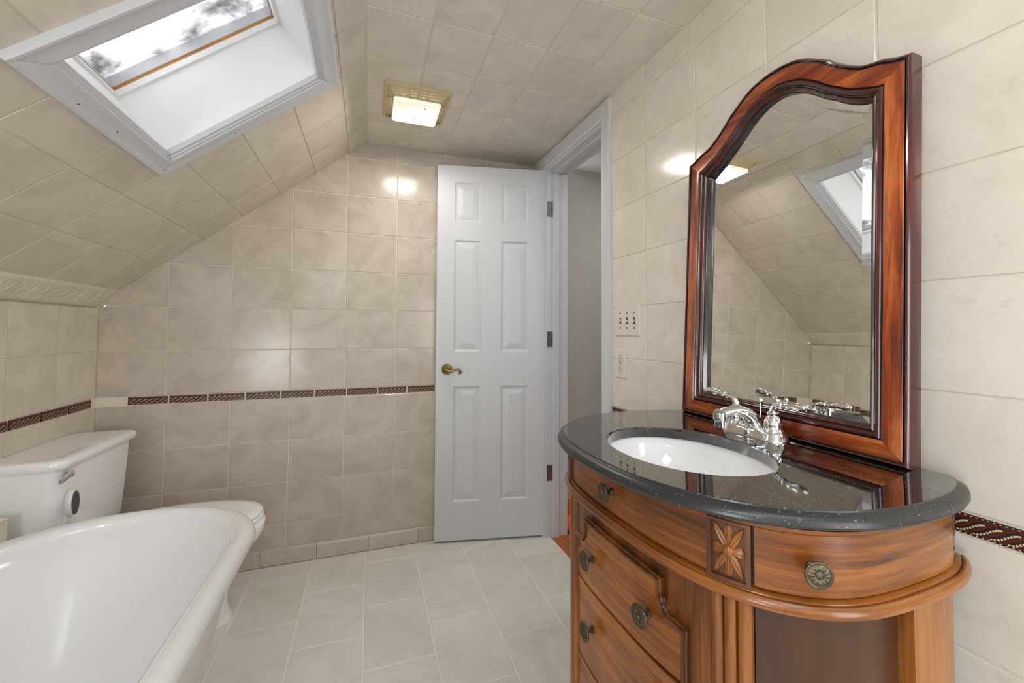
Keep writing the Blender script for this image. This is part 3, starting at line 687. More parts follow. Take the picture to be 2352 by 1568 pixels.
b2 = newbm(); V = grid(b2, [rr(gx - 0.012, gy - 0.012, 0.012, -0.0145), rr(gx - 0.012, gy - 0.012, 0.012, -0.003)], False, True); capf(b2, V[1])
to_obj('housing', b2, M['dark_gap'], fan)
# louvre slats on four sloping faces
def sl(a, t, side):
    """t 0 outer .. 1 inner, a along -1..1"""
    X = gx - 0.012 + (ix - gx + 0.012) * t; Y = gy - 0.012 + (iy - gy + 0.012) * t; z = -0.0145 - (DR - 0.0145) * t
    return {0: Vector((a * X, Y, z)), 1: Vector((a * X, -Y, z)), 2: Vector((X, a * Y, z)), 3: Vector((-X, a * Y, z))}[side]
for side in range(4):
    for k in range(4):
        t0, t1 = 0.0 + k * 0.25, 0.14 + k * 0.25
        if k == 3: t1 = 1.0
        b2 = newbm(); P = [sl(-1, t0, side), sl(1, t0, side), sl(1, t1, side), sl(-1, t1, side)]
        Q = [p + Vector((0, 0, 0.0025)) for p in P]
        f = [b2.verts.new(p) for p in P]; g = [b2.verts.new(p) for p in Q]; b2.faces.new(f); b2.faces.new(list(reversed(g)))
        for i in range(4): b2.faces.new((f[i], g[i], g[(i + 1) % 4], f[(i + 1) % 4]))
        to_obj('louvre', b2, M['fixture'], fan)
    for a in (-0.97, -0.33, 0.33, 0.97):
        b2 = newbm()
        P = [sl(a - 0.018, 0, side), sl(a + 0.018, 0, side), sl(a + 0.018, 1, side), sl(a - 0.018, 1, side)]
        Q = [p + Vector((0, 0, 0.002)) for p in P]; f = [b2.verts.new(p) for p in P]; g = [b2.verts.new(p) for p in Q]; b2.faces.new(f); b2.faces.new(list(reversed(g)))
        for i in range(4): b2.faces.new((f[i], g[i], g[(i + 1) % 4], f[(i + 1) % 4]))
        to_obj('louvre_rib', b2, M['fixture'], fan)
b2 = newbm(); rows = [rr(ix + 0.001, iy + 0.001, 0.012, -DR + 0.002), rr(ix, iy, 0.012, -DR - 0.004), rr(ix - 0.004, iy - 0.004, 0.012, -DR - 0.007), rr(ix - 0.014, iy - 0.014, 0.01, -DR - 0.0075), rr(ix - 0.022, iy - 0.022, 0.01, -DR - 0.0045)]
V = grid(b2, rows, False, True); capf(b2, V[-1]); to_obj('lens', b2, M['lens'], fan, smooth=True, flat_angle=0.7)
b2 = newbm()
for x, y in ((0.035, -0.05), (0.0, 0.055)): lathe(b2, [(0.003, 0), (0.003, -0.001), (0.0, -0.0015)], Matrix.Translation((x, y, -DR - 0.0045)), 10)
to_obj('lens_screw', b2, M['bronze'], fan)['kind'] = 'stuff'
la = area('lamp_glow', (LX, LY, H - DR - 0.012), (LX, LY, 0), 0.19, 0.20, 4.0, (1.0, 0.96, 0.89))

# ------------------------------------------------------------------ switch plate and outlet on the right wall
def wall_thing(name, a, z, label, cat):
    o = empty(name, w3(TH, a, z), RZ); tag(o, label, cat); return o
def rplate(name, parent, hw, hh, d, r=0.004):
    b2 = newbm(); f = lambda L_: [Vector((p.z, p.x, p.y)) for p in L_]
    V = grid(b2, [f(rr(hw, hh, r, 0)), f(rr(hw, hh, r, d * 0.5)), f(rr(hw - 0.003, hh - 0.003, r, d))], False, True); capf(b2, V[-1]); capf(b2, V[0])
    return to_obj(name, b2, M['plastic'], parent, smooth=True, flat_angle=0.6)
sw_ = wall_thing('light_switch', 0.992, 1.206, 'ivory triple toggle light switch plate beside the door casing', 'light switch')
rplate('plate', sw_, 0.081, 0.0605, 0.006)
for k, up in ((-1, 1), (0, -1), (1, -1)):
    b2 = newbm(); box(b2, 0.0058, 0.0066, k * 0.046 - 0.0055, k * 0.046 + 0.0055, -0.0125, 0.0125, 0); to_obj('toggle_slot', b2, M['dark_detail'], sw_)
    b2 = newbm(); y = k * 0.046
    vs = [b2.verts.new(p) for p in ((0.006, y - .004, -.005), (0.006, y + .004, -.005), (0.006, y + .004, .005), (0.006, y - .004, .005), (0.019, y - .003, up * .009 - .003), (0.019, y + .003, up * .009 - .003), (0.019, y + .003, up * .009 + .003), (0.019, y - .003, up * .009 + .003))]
    for f in ((4, 5, 6, 7), (0, 1, 5, 4), (1, 2, 6, 5), (2, 3, 7, 6), (3, 0, 4, 7)): b2.faces.new([vs[i] for i in f])
    to_obj('toggle', b2, M['plastic'], sw_)
    for dz in (-0.030, 0.030):
        b2 = newbm(); lathe(b2, [(0.0032, 0.006), (0.0028, 0.0072), (0.0, 0.0074)], Matrix.Translation((0, y, dz)) @ Matrix.Rotation(PI / 2, 4, 'Y'), 10); to_obj('screw', b2, M['bronze'], sw_)
ou = wall_thing('outlet', 0.944, 1.034, 'ivory double electrical outlet under the triple light switch', 'outlet')
rplate('plate', ou, 0.0365, 0.059, 0.006)
for dz in (-0.0195, 0.0195):
    b2 = newbm(); V = grid(b2, [[Vector((0.0058, 0.0168 * math.cos(t), dz + 0.0145 * math.sin(t))) for t in [2 * PI * i / 24 for i in range(24)]], [Vector((0.0085, 0.0165 * math.cos(t), dz + 0.0142 * math.sin(t))) for t in [2 * PI * i / 24 for i in range(24)]]], False, True); capf(b2, V[1])
    so = to_obj('socket', b2, M['plastic'], ou)
    b2 = newbm()
    V = grid(b2, [[Vector((0.0061, 0.0178 * math.cos(t), dz + 0.0156 * math.sin(t))) for t in [2 * PI * i / 24 for i in range(24)]], [Vector((0.0062, 0.0168 * math.cos(t), dz + 0.0145 * math.sin(t))) for t in [2 * PI * i / 24 for i in range(24)]]], False, True)
    for y in (-0.006, 0.006): box(b2, 0.0084, 0.0088, y - 0.001, y + 0.001, dz - 0.002, dz + 0.006)
    box(b2, 0.0084, 0.0088, -0.002, 0.002, dz - 0.009, dz - 0.005)
    to_obj('socket_slots', b2, M['dark_detail'], so)
b2 = newbm(); lathe(b2, [(0.003, 0.006), (0.0026, 0.0072), (0.0, 0.0074)], Matrix.Rotation(PI / 2, 4, 'Y'), 10); to_obj('screw', b2, M['bronze'], ou)

# ------------------------------------------------------------------ vanity (bow fronted half-oval), local frame: x = depth from wall, y = along the wall, z up
import bisect
def _sg(v): return -1 if v < 0 else 1
def make_outline(AC, EC, AA, BB, NE):
    T_l = [-PI + 2 * PI * i / 3000 for i in range(3001)]
    P = [(EC + BB * _sg(math.cos(t)) * abs(math.cos(t)) ** (2 / NE), AC + AA * _sg(math.sin(t)) * abs(math.sin(t)) ** (2 / NE)) for t in T_l]
    A_ = [0.0]
    for i in range(1, 3001): A_.append(A_[-1] + math.hypot(P[i][0] - P[i - 1][0], P[i][1] - P[i - 1][1]))
    z0 = A_[1500]; A_ = [v - z0 for v in A_]
    def O_(s, off=0.0):
        """outline point (depth, along) at arc length s (0 = front centre, + towards the camera), moved outward by off"""
        i = min(max(bisect.bisect_left(A_, s), 1), 3000); t = (s - A_[i - 1]) / max(1e-9, A_[i] - A_[i - 1])
        e = P[i - 1][0] + (P[i][0] - P[i - 1][0]) * t; a = P[i - 1][1] + (P[i][1] - P[i - 1][1]) * t
        j0, j1 = max(i - 14, 0), min(i + 14, 3000); de, da = P[j1][0] - P[j0][0], P[j1][1] - P[j0][1]; l = math.hypot(de, da) or 1
        return (e + da / l * off, a - de / l * off)
    return O_
OT = make_outline(1.668, 0.230, 0.372, 0.331, 2.35)      # stone top
O = make_outline(1.667, 0.230, 0.363, 0.284, 3.0)        # cabinet
def ON(s):
    p, q = O(s, 0), O(s, 1); return Vector((q[0] - p[0], q[1] - p[1], 0))
VX0, VY0 = 0.25, 1.68
CT = 0.918
van = empty('vanity_cabinet', w3(VX0, VY0, 0), RZ); tag(van, 'honey brown bow-fronted wooden vanity cabinet with carved rosette blocks', 'cabinet')
def vp(s, off, z): e, a = O(s, off); return Vector((max(e, 0.042) - VX0, a - VY0, z))
def ribbon(bm, s0, s1, prof, ns=None, mi=0, offmod=None, closed=True):
    ns = ns or max(2, int(abs(s1 - s0) / 0.008)); rows = []
    for i in range(ns + 1):
        s = s0 + (s1 - s0) * i / ns
        rows.append([vp(s, o_ + (offmod(i / ns) if (offmod and o_ > -0.06) else 0), z) for o_, z in prof])
    V = grid(bm, rows, False, closed, mi)
    if closed: capf(bm, V[0], mi); capf(bm, V[-1], mi)
def rprof(o0, o1, z0, z1, r=0.002): return [(o0, z0), (o1 - r, z0), (o1, z0 + r), (o1, z1 - r), (o1 - r, z1), (o0, z1)]
SE = 0.735
SC = 0.005
def vpart(name, bm, m, parent=None, sm=True): return to_obj(name, bm, m, parent or van, smooth=sm, flat_angle=0.55)
# carcass behind the fronts
b2 = newbm(); ribbon(b2, -SE, SE, [(-0.062, 0.05), (-0.044, 0.05), (-0.044, 0.772), (-0.062, 0.772)]); vpart('carcass', b2, M['cab_dark'])
b2 = newbm(); ribbon(b2, -SE, SE, [(-0.022, 0.774), (-0.015, 0.774), (-0.015, 0.884), (-0.022, 0.884)]); vpart('drawer_case', b2, M['groove'])
b2 = newbm(); ribbon(b2, -SE, SE, [(-0.020, 0.8845), (0.008, 0.8845), (0.012, 0.887), (0.013, 0.8925), (-0.020, 0.8925)]); vpart('top_rail', b2, M['cab_h'])
# ledge moulding and bead
b2 = newbm(); ribbon(b2, -SE, SE, [(-0.022, 0.7745), (0.004, 0.7745), (0.010, 0.7735), (0.0165, 0.7755), (0.0175, 0.7815), (0.0155, 0.7865), (0.0115, 0.7895), (0.0085, 0.7895), (0.0078, 0.7878), (0.0064, 0.7878), (0.0056, 0.7905), (0.003, 0.7918), (-0.022, 0.7918)], ns=220); vpart('bead_moulding', b2, M['cab_h'])
b2 = newbm(); ribbon(b2, -SE, SE, [(0.0064, 0.7876), (0.0078, 0.7876), (0.0078, 0.7884), (0.0064, 0.7884)], ns=220); vpart('bead_groove', b2, M['groove'])
# frieze drawers and rosette blocks
RB = (0.229, 0.289)
blocks = [RB, (2 * SC - RB[1], 2 * SC - RB[0])]
fronts = [(blocks[1][1] + 0.003, RB[0] - 0.003), (RB[1] + 0.004, 0.668), (2 * SC - 0.668, blocks[1][0] - 0.004)]
def knob(parent, s, off, z, r=0.0205):
    n = ON(s); p = vp(s, off, z); rot_ = n.to_track_quat('Z', 'Y').to_matrix().to_4x4(); T = Matrix.Translation(p) @ rot_
    kb = newbm(); lathe(kb, [(0.008, -0.001), (0.008, 0.003), (0.0045, 0.006), (0.0045, 0.014), (0.0075, 0.017), (0.010, 0.019)], T, 18)
    k = to_obj('knob', kb, M['bronze'], parent, smooth=True, flat_angle=0.7)
    kb = newbm(); n_ = 72
    def rf(ang, rr_, h): return 1.0 + (0.018 * math.cos(ang * 24) if rr_ > r * 0.9 else 0.0)
    prof = [(0.010, 0.0185), (r * 0.96, 0.020), (r, 0.0215), (r * 0.97, 0.0232), (r * 0.86, 0.0236), (r * 0.80, 0.0226)]
    rows = [[T @ Vector((q * rf(2 * PI * i / n_, q, h) * math.cos(2 * PI * i / n_), q * rf(2 * PI * i / n_, q, h) * math.sin(2 * PI * i / n_), h)) for i in range(n_)] for q, h in prof]
    for fr, hb in ((0.74, 0.0232), (0.62, 0.0246), (0.48, 0.0248), (0.34, 0.0240), (0.28, 0.0232), (0.22, 0.0245), (0.12, 0.0262), (0.04, 0.0266)):
        rows.append([T @ Vector((r * fr * math.cos(a_), r * fr * math.sin(a_), hb + (0.0013 * abs(math.cos(a_ * 6)) - 0.0006 if 0.3 < fr < 0.72 else 0))) for a_ in [2 * PI * i / n_ for i in range(n_)]])
    V = grid(kb, rows, False, True); capf(kb, V[-1]); to_obj('knob_face', kb, M['bronze'], k, smooth=True) if False else None
    kk = to_obj('knob', kb, M['bronze'], parent, smooth=True)
    # join stem into the head object
    me = kk.data; bmj = newbm(); bmj.from_mesh(me); bmj.from_mesh(k.data); bmj.to_mesh(me); bmj.free()
    bpy.data.objects.remove(k); return kk
for i, (s0, s1) in enumerate(fronts):
    b2 = newbm(); ribbon(b2, s0, s1, rprof(-0.018, 0.0, 0.7935, 0.883, 0.0025)); dr = vpart('frieze_drawer', b2, M['cab_h'])
    knob(dr, (SC - 0.012, 0.364, 2 * SC - 0.364)[i], 0.0, 0.838, 0.0185)
def rosette(parent, s0, s1, z0, z1, off):
    """carved flower: four long leaves on the diagonals, four fans, a central boss"""
    sc, zc, hw, hh = (s0 + s1) / 2, (z0 + z1) / 2, (s1 - s0) / 2, (z1 - z0) / 2
    def pt(u, v, h): return vp(sc + u, off + h, zc + v)
    rb = newbm()
    def leaf(dx, dy, ln, wd_, h, n=10, m=4, lobe=0):
        rows = []
        l = math.hypot(dx, dy); ux, uy = dx / l, dy / l; vx, vy = -uy, ux
        for i in range(n + 1):
            t = i / n; w = wd_ * (math.sin(PI * min(1, t * 0.93 + 0.07)) ** 0.75) if not lobe else wd_ * (0.25 + 0.75 * t) * (1.0 if t < 0.85 else (1 - (t - 0.85) / 0.15 * 0.5))
            r = []
            for j in range(-m, m + 1):
                q = j / m; hgt = h * math.sqrt(max(0, 1 - (q * 0.98) ** 2)) * (0.55 + 0.45 * math.sin(PI * (0.15 + 0.8 * t)))
                if not lobe: hgt -= 0.45 * h * math.exp(-(q / 0.22) ** 2) * math.sin(PI * t)
                else: hgt *= 0.75 + 0.35 * abs(math.cos(q * PI * 1.5))
                ee = ln * t + (lobe * 0.10 * ln * abs(math.cos(q * PI * 1.5)) * t if lobe else 0)
                r.append(pt(ux * ee + vx * w * q, uy * ee + vy * w * q, hgt))
            rows.append(r)
        grid(rb, rows)
    for a, b in ((1, 1), (-1, 1), (1, -1), (-1, -1)): leaf(a * hw * 0.86, b * hh * 0.92, math.hypot(hw * 0.86, hh * 0.92), 0.0062, 0.0055)
    for a, b, ln in ((1, 0, hw * 0.84), (-1, 0, hw * 0.84), (0, 1, hh * 0.86), (0, -1, hh * 0.86)): leaf(a, b, ln, 0.0105 if b == 0 else 0.0080, 0.0042, 8, 6, 1)
    rows = []
    for q, h in ((0.0078, 0.001), (0.0074, 0.0052), (0.0055, 0.0074), (0.003, 0.0084)):
        rows.append([pt(q * math.cos(2 * PI * k / 20), q * 1.15 * math.sin(2 * PI * k / 20), h) for k in range(20)])
    V = grid(rb, rows, False, True); capf(rb, V[-1])
    return to_obj('carved_rosette', rb, M['cab_v'], parent, smooth=True)
for (s0, s1) in blocks:
    b2 = newbm(); z0, z1 = 0.7920, 0.8840; fw = 0.006
    ribbon(b2, s0, s1, rprof(-0.018, 0.002, z0, z1, 0.001), 8)
    for a, b, c, d in ((s0, s0 + fw, z0, z1), (s1 - fw, s1, z0, z1), (s0 + fw, s1 - fw, z0, z0 + fw), (s0 + fw, s1 - fw, z1 - fw, z1)): ribbon(b2, a, b, rprof(0.001, 0.0085, c, d, 0.0012), 4)
    blk = vpart('rosette_block', b2, M['cab_dark'])
    rosette(blk, s0 + fw, s1 - fw, z0 + fw, z1 - fw, 0.002)
# lower case: fluted pilasters, recessed side panels, back posts, three bow drawers in an ogee frame
for (s0, s1) in blocks:
    b2 = newbm()
    def flute(t):
        x = t * 3.0; return 0.006 * abs(math.sin(PI * x)) ** 0.6 - (0.004 if abs(x - round(x)) < 0.05 and 0.2 < x < 2.8 else 0)
    ribbon(b2, s0, s1, [(-0.046, 0.03), (-0.003, 0.03), (-0.003, 0.7745), (-0.046, 0.7745)], 60, offmod=lambda t: flute(t))
    vpart('pilaster', b2, M['cab_v'])
    b2 = newbm(); ribbon(b2, s0 - 0.004, s1 + 0.004, [(-0.046, 0.0), (-0.005, 0.0), (0.009, 0.012), (0.011, 0.05), (0.003, 0.075), (-0.046, 0.075)], 12); vpart('foot', b2, M['cab_v'])
for sg in (1, -1):
    f = (lambda s: s) if sg == 1 else (lambda s: 2 * SC - s)
    b2 = newbm(); ribbon(b2, f(0.291), f(0.545), [(-0.046, 0.06), (-0.024, 0.06), (-0.024, 0.7745), (-0.046, 0.7745)]); vpart('side_panel', b2, M['cab_panel'])
    b2 = newbm(); ribbon(b2, f(0.545), f(0.668), [(-0.046, 0.0), (-0.002, 0.0), (-0.002, 0.7745), (-0.046, 0.7745)]); vpart('back_post', b2, M['cab_v'])
    b2 = newbm(); ribbon(b2, f(0.668), f(SE), [(-0.046, 0.0), (-0.012, 0.0), (-0.012, 0.7745), (-0.046, 0.7745)], 8); vpart('back_strip', b2, M['cab_dark'])
    for z in (0.7935, 0.8165, 0.8395, 0.8625):
        b2 = newbm(); ribbon(b2, f(0.672), f(SE), rprof(-0.018, -0.001, z, z + 0.0205, 0.001), 6); vpart('notched_strip', b2, M['cab_dark'])
b2 = newbm(); ribbon(b2, blocks[1][1] + 0.001, RB[0] - 0.001, [(-0.046, 0.05), (-0.010, 0.05), (-0.010, 0.7745), (-0.046, 0.7745)]); vpart('front_case', b2, M['cab_v'])
AW, AH, ZA, ZB, ZT = 0.176, 0.1225, 0.678, 0.698, 0.733
def topz(u):
    u = abs(u)
    if u <= AH: return ZT
    if u <= 0.150: t = (0.150 - u) / (0.150 - AH); return ZA + (ZB - ZA) * (t ** 2)
    return ZA
for (z0, z1) in ((0.5905, 0.76), (0.4125, 0.5875), (0.2345, 0.4095), (0.085, 0.2315)):
    b2 = newbm(); n = 44; us = [-AW + 2 * AW * i / n for i in range(n + 1)] + [-AH + 1e-4, AH - 1e-4, -AH - 1e-4, AH + 1e-4]; us.sort()
    F, Bk = [], []
    for u in us:
        zt = min(z1, topz(u)); F.append([vp(SC + u, -0.001, z0 + 0.002), vp(SC + u, -0.001, zt - 0.001)]); Bk.append([vp(SC + u, -0.011, z0), vp(SC + u, -0.011, zt)])
    rows = [[Bk[i][0], F[i][0], F[i][1], Bk[i][1]] for i in range(len(us))]
    V = grid(b2, rows, False, True); capf(b2, V[0]); capf(b2, V[-1])
    dr = vpart('bow_drawer', b2, M['cab_h'])
    zc = {0.5905: 0.662, 0.4125: 0.510}.get(z0, (z0 + z1) / 2)
    for u in (-0.092, 0.100): knob(dr, SC + u, -0.001, zc, 0.0205)
# ogee frame moulding
path = [(AW, 0.08), (AW, 0.40), (AW, ZA - 0.001), (0.163, ZA), (0.150, ZA + 0.001), (0.141, ZA + 0.005), (0.133, ZA + 0.012), (0.128, ZA + 0.021), (0.1245, ZA + 0.036), (AH, ZT)]
fine = []
for i in range(len(path) - 1):
    (u0, z0), (u1, z1) = path[i], path[i + 1]; k = max(1, int(math.hypot(u1 - u0, z1 - z0) / 0.03)); fine += [(u0 + (u1 - u0) * j / k, z0 + (z1 - z0) * j / k) for j in range(k)]
right = fine + [(AH, ZT)]; topl = [(AH - 2 * AH * i / 24, ZT) for i in range(1, 24)]; left = [(-u, z) for u, z in reversed(right)]
full = right + topl + left
b2 = newbm(); rows = []
for i, (u, z) in enumerate(full):
    a, b = full[max(i - 1, 0)], full[min(i + 1, len(full) - 1)]; du, dz = b[0] - a[0], b[1] - a[1]; l = math.hypot(du, dz) or 1; nu, nz = dz / l, -du / l     # outward
    sharp = 1.25 if (abs(abs(u) - AH) < 1e-6 and abs(z - ZT) < 1e-6) or abs(abs(u) - AW) < 1e-6 and abs(z - ZA) < 2e-3 else 1
    rows.append([vp(SC + u + nu * w * sharp, off, z + nz * w * sharp) for w, off in ((-0.001, -0.002), (-0.0005, 0.004), (0.0022, 0.007), (0.0055, 0.006), (0.0065, 0.0015), (0.0085, -0.0005), (0.009, -0.011))])
grid(b2, rows); vpart('ogee_frame', b2, M['cab_v'])
for sg in (1, -1):     # small scroll ends
    b2 = newbm(); pts = []
    for k in range(15):
        t = k / 14; ang = -PI / 2 + t * 3.6; r_ = 0.0055
        pts.append(vp(SC + sg * (0.1365 + r_ * math.cos(ang)), 0.003, 0.706 + r_ * math.sin(ang) * 1.3))
    tube(b2, pts, 0.0022, 8); vpart('scroll', b2, M['cab_v'])

# ------------------------------------------------------------------ countertop
ct = empty('countertop', w3(VX0, VY0, CT - 0.0254), RZ); tag(ct, 'black half-oval granite countertop with dusty polished surface on the vanity', 'countertop')
BEa, BEe, BRa, BRe = 1.680, 0.346, 0.190, 0.148
b2 = newbm()
EB = 0.040
n = 240; outer = []; s_lo, s_hi = -SE, SE
SE = 0.772
def cpt(s, off): e, a = OT(s, off); return (max(e, EB), a)
front = [cpt(-0.755 + 1.51 * i / 180, 0) for i in range(181)]
aL, aR = front[0][1], front[-1][1]; back = [(EB, aR + (aL - aR) * i / 60) for i in range(1, 60)]
outl = front + back; nO = len(outl)
prof_out = [(0.0, CT), (0.0010, CT - 0.0008), (0.0014, CT - 0.0030), (0.003, CT - 0.0040), (0.008, CT - 0.0055), (0.013, CT - 0.0090), (0.0155, CT - 0.0140), (0.0160, CT - 0.0185), (0.0140, CT - 0.0225), (0.009, CT - 0.0250), (-0.045, CT - 0.0254)]
ctm = Matrix.Translation((-VX0, -VY0, -(CT - 0.0254)))
def ring_pts(off, z):
    r = []
    for i in range(181):
        e, a = OT(-0.755 + 1.51 * i / 180, off); r.append(ctm @ Vector((max(e, EB), a, z)))
    a0, a1 = r[-1].y, r[0].y
    for i in range(1, 60): r.append(Vector((EB - VX0, a0 + (a1 - a0) * i / 60, z - (CT - 0.0254))))
    return r
rows = [ring_pts(o_, z) for o_, z in prof_out]
# inner hole ring, matched by angle
hole_top, hole_bot = [], []
for p in rows[0]:
    ang = math.atan2((p.y + VY0 - BEa) / BRa, (p.x + VX0 - BEe) / BRe)
    hole_top.append(Vector((BEe + BRe * math.cos(ang) - VX0, BEa + BRa * math.sin(ang) - VY0, CT - (CT - 0.0254))))
mid = [rows[0][i].lerp(hole_top[i], 0.5) for i in range(nO)]
hb = [h.copy() for h in hole_top]
h1 = [Vector((h.x * 1, h.y * 1, CT - (CT - 0.0254) - 0.003)) for h in hole_top]
def grow(h, d):
    v = Vector((h.x + VX0 - BEe, h.y + VY0 - BEa, 0)); v.normalize(); return Vector((h.x - v.x * d, h.y - v.y * d, h.z))
h0 = [grow(h, -0.002) for h in hole_top]; h2 = [Vector((h.x, h.y, CT - (CT - 0.0254) - 0.0254)) for h in hole_top]
grid(b2, list(reversed(rows)) + [mid, h0, h1, h2], False, True)
b2.faces.ensure_lookup_table(); ne = (len(prof_out) - 1) * nO
for fi, f in enumerate(b2.faces):
    if fi < ne - nO * 0 : f.material_index = 1
to_obj('granite_top', b2, [M['granite'], M['granite_edge']], ct, smooth=True, flat_angle=0.5)

# ------------------------------------------------------------------ basin
bs = empty('sink_basin', w3(BEe, BEa, CT - 0.18), RZ); tag(bs, 'white oval undermounted sink basin set in the black countertop', 'sink')
b2 = newbm(); rows = []
for k in range(15):
    t = k / 14; f = math.cos(t * PI / 2 * 0.93) ** 0.55; dz = -0.0256 - 0.125 * math.sin(t * PI / 2) ** 1.3
    rows.append([Vector(((BRe + 0.006) * f * math.cos(2 * PI * i / 64), (BRa + 0.006) * f * math.sin(2 * PI * i / 64), 0.18 + dz)) for i in range(64)])
V = grid(b2, rows, False, True); capf(b2, V[-1]); to_obj('bowl', b2, M['basin'], bs, smooth=True)
b2 = newbm(); lathe(b2, [(0.022, 0.0235), (0.021, 0.026), (0.014, 0.0265), (0.012, 0.022), (0.0, 0.022)], Matrix.Identity(4), 24); to_obj('drain', b2, M['chrome'], bs, smooth=True, flat_angle=0.6)

# ------------------------------------------------------------------ faucet
fa = empty('faucet', w3(0.114, 1.658, CT), RZ); tag(fa, 'chrome two-handle faucet standing behind the sink basin', 'faucet')
b2 = newbm()      # oval base plate
rows = []
for hw, hh, z in ((0.030, 0.083, 0.0), (0.030, 0.083, 0.003), (0.0285, 0.081, 0.005), (0.0255, 0.078, 0.014), (0.022, 0.074, 0.020), (0.014, 0.066, 0.0225)):
    rows.append([Vector((p.x, p.y, z)) for p in rr(hw, hh, min(hw, hh) * 0.98, 0, 8)])
V = grid(b2, rows, False, True); capf(b2, V[-1]); capf(b2, V[0]); to_obj('base_plate', b2, M['chrome'], fa, smooth=True, flat_angle=0.8)
b2 = newbm()      # spout: arched body
sp = smooth_path([(-0.004, 0, 0.012), (0.004, 0, 0.034), (0.024, 0, 0.052), (0.052, 0, 0.062), (0.085, 0, 0.062), (0.106, 0, 0.056)], 6); rows = []
for i, p in enumerate(sp):
    t = i / (len(sp) - 1); d = (sp[min(i + 1, len(sp) - 1)] - sp[max(i - 1, 0)]).normalized(); up = Vector((-d.z, 0, d.x)); wv = 0.024 - 0.010 * min(1, t * 1.6) + 0.003 * max(0, t - 0.75) * 4; hv = 0.020 - 0.010 * min(1, t * 1.4) + 0.003 * max(0, t - 0.8) * 5
    rows.append([p + up * (hv * math.cos(a)) + Vector((0, 1, 0)) * (wv * math.sin(a)) for a in [2 * PI * k / 20 for k in range(20)]])
V = grid(b2, rows, False, True); capf(b2, V[-1]); capf(b2, V[0]); to_obj('spout', b2, M['chrome'], fa, smooth=True, flat_angle=1.0)
b2 = newbm(); lathe(b2, [(0.0, 0.056), (0.0155, 0.055), (0.0155, 0.038), (0.0125, 0.036), (0.0125, 0.022), (0.010, 0.021), (0.0, 0.021)], Matrix.Translation((0.106, 0, 0.006)), 20); to_obj('aerator', b2, M['chrome'], fa, smooth=True, flat_angle=0.6)
b2 = newbm(); lathe(b2, [(0.0, 0.0012), (0.0085, 0.001), (0.009, 0.0)], Matrix.Translation((0.0275, 0.0, 0.011)) @ Matrix.Rotation(PI / 2 - 0.25, 4, 'Y') @ Matrix.Scale(1.0, 4), 20)
bd = to_obj('badge', b2, M['chrome'], fa, smooth=True)
b2 = newbm(); box(b2, 0.0288, 0.0292, -0.005, 0.005, 0.0105, 0.0125); to_obj('badge_lettering', b2, M['dark_detail'], bd)
b2 = newbm(); tube(b2, [(-0.022, 0, 0.018), (-0.022, 0, 0.075)], 0.002, 8); lathe(b2, [(0.0, 0.088), (0.005, 0.085), (0.0055, 0.078), (0.003, 0.074)], Matrix.Translation((-0.022, 0, 0)), 14); to_obj('lift_rod', b2, M['chrome'], fa, smooth=True)
for sg in (-1, 1):
    b2 = newbm(); T = Matrix.Translation((0, sg * 0.0508, 0))
    lathe(b2, [(0.0235, 0.018), (0.0225, 0.022), (0.0205, 0.024), (0.0195, 0.027), (0.0185, 0.029), (0.0195, 0.034), (0.0185, 0.043), (0.0145, 0.052), (0.0105, 0.056), (0.012, 0.059), (0.0125, 0.062), (0.009, 0.065), (0.0, 0.066)], T, 28)
    hd = to_obj('handle_body', b2, M['chrome'], fa, smooth=True, flat_angle=0.9)
    b2 = newbm(); y0 = sg * 0.0508; ey = 0.02 if sg < 0 else 0.004
    pth = smooth_path([(0, y0, 0.058), (0.001, y0 + sg * 0.001, 0.070), (0.003, y0 + sg * 0.008, 0.079), (0.005, y0 + sg * 0.020, 0.083), (0.007, y0 + sg * 0.030, 0.084)], 5)
    tube(b2, pth, [0.009, 0.0088, 0.0086, 0.0084, 0.0082, 0.008, 0.0078, 0.0076, 0.0074, 0.0072] + [0.007] * (len(pth) - 10), 14)
    to_obj('handle_neck', b2, M['chrome'], hd, smooth=True, flat_angle=0.9)
    b2 = newbm(); st = Vector((0.007, y0 + sg * 0.030, 0.084)); dr_ = Vector((0.08 if sg > 0 else 0.10, sg * 1.0, 0.06 if sg > 0 else 0.16)).normalized()
    T = Matrix.Translation(st) @ dr_.to_track_quat('Z', 'Y').to_matrix().to_4x4()
    lathe(b2, [(0.0, -0.002), (0.0085, -0.001), (0.009, 0.0015), (0.0075, 0.003), (0.0068, 0.006), (0.0078, 0.022), (0.0092, 0.040), (0.0088, 0.047), (0.0060, 0.053), (0.0025, 0.057), (0.0, 0.058)], T, 20)
    to_obj('lever', b2, M['chrome'], hd, smooth=True, flat_angle=0.9)

# ------------------------------------------------------------------ mirror, leaning on the wall
MA, MZ = 1.6535, CT + 0.001
mir = empty('vanity_mirror', w3(0.073, MA, MZ), RZ); tag(mir, 'arched red mahogany framed mirror leaning on the wall above the sink', 'mirror')
mir.rotation_mode = 'XYZ'
lean = -0.0459
mir.matrix_world = Matrix.Translation(w3(0.074, MA, MZ)) @ Matrix.Rotation(RZ - 0.030, 4, 'Z') @ Matrix.Rotation(lean, 4, 'Y')  # whole mirror also turned off the wall line to move its reflection
HALF = [(0.297, 0.772), (0.275, 0.778), (0.2525, 0.788), (0.2155, 0.797), (0.19, 0.812), (0.1775, 0.821), (0.155, 0.840), (0.14, 0.855), (0.111, 0.875), (0.085, 0.892), (0.0625, 0.902), (0.03, 0.909), (0.0, 0.911)]
HALFI = [(0.2245, 0.712), (0.21, 0.7165), (0.195, 0.7235), (0.17, 0.740), (0.15, 0.7565), (0.133, 0.768), (0.115, 0.783), (0.10, 0.796), (0.08, 0.811), (0.065, 0.820), (0.035, 0.832), (0.015, 0.836), (0.0, 0.837)]
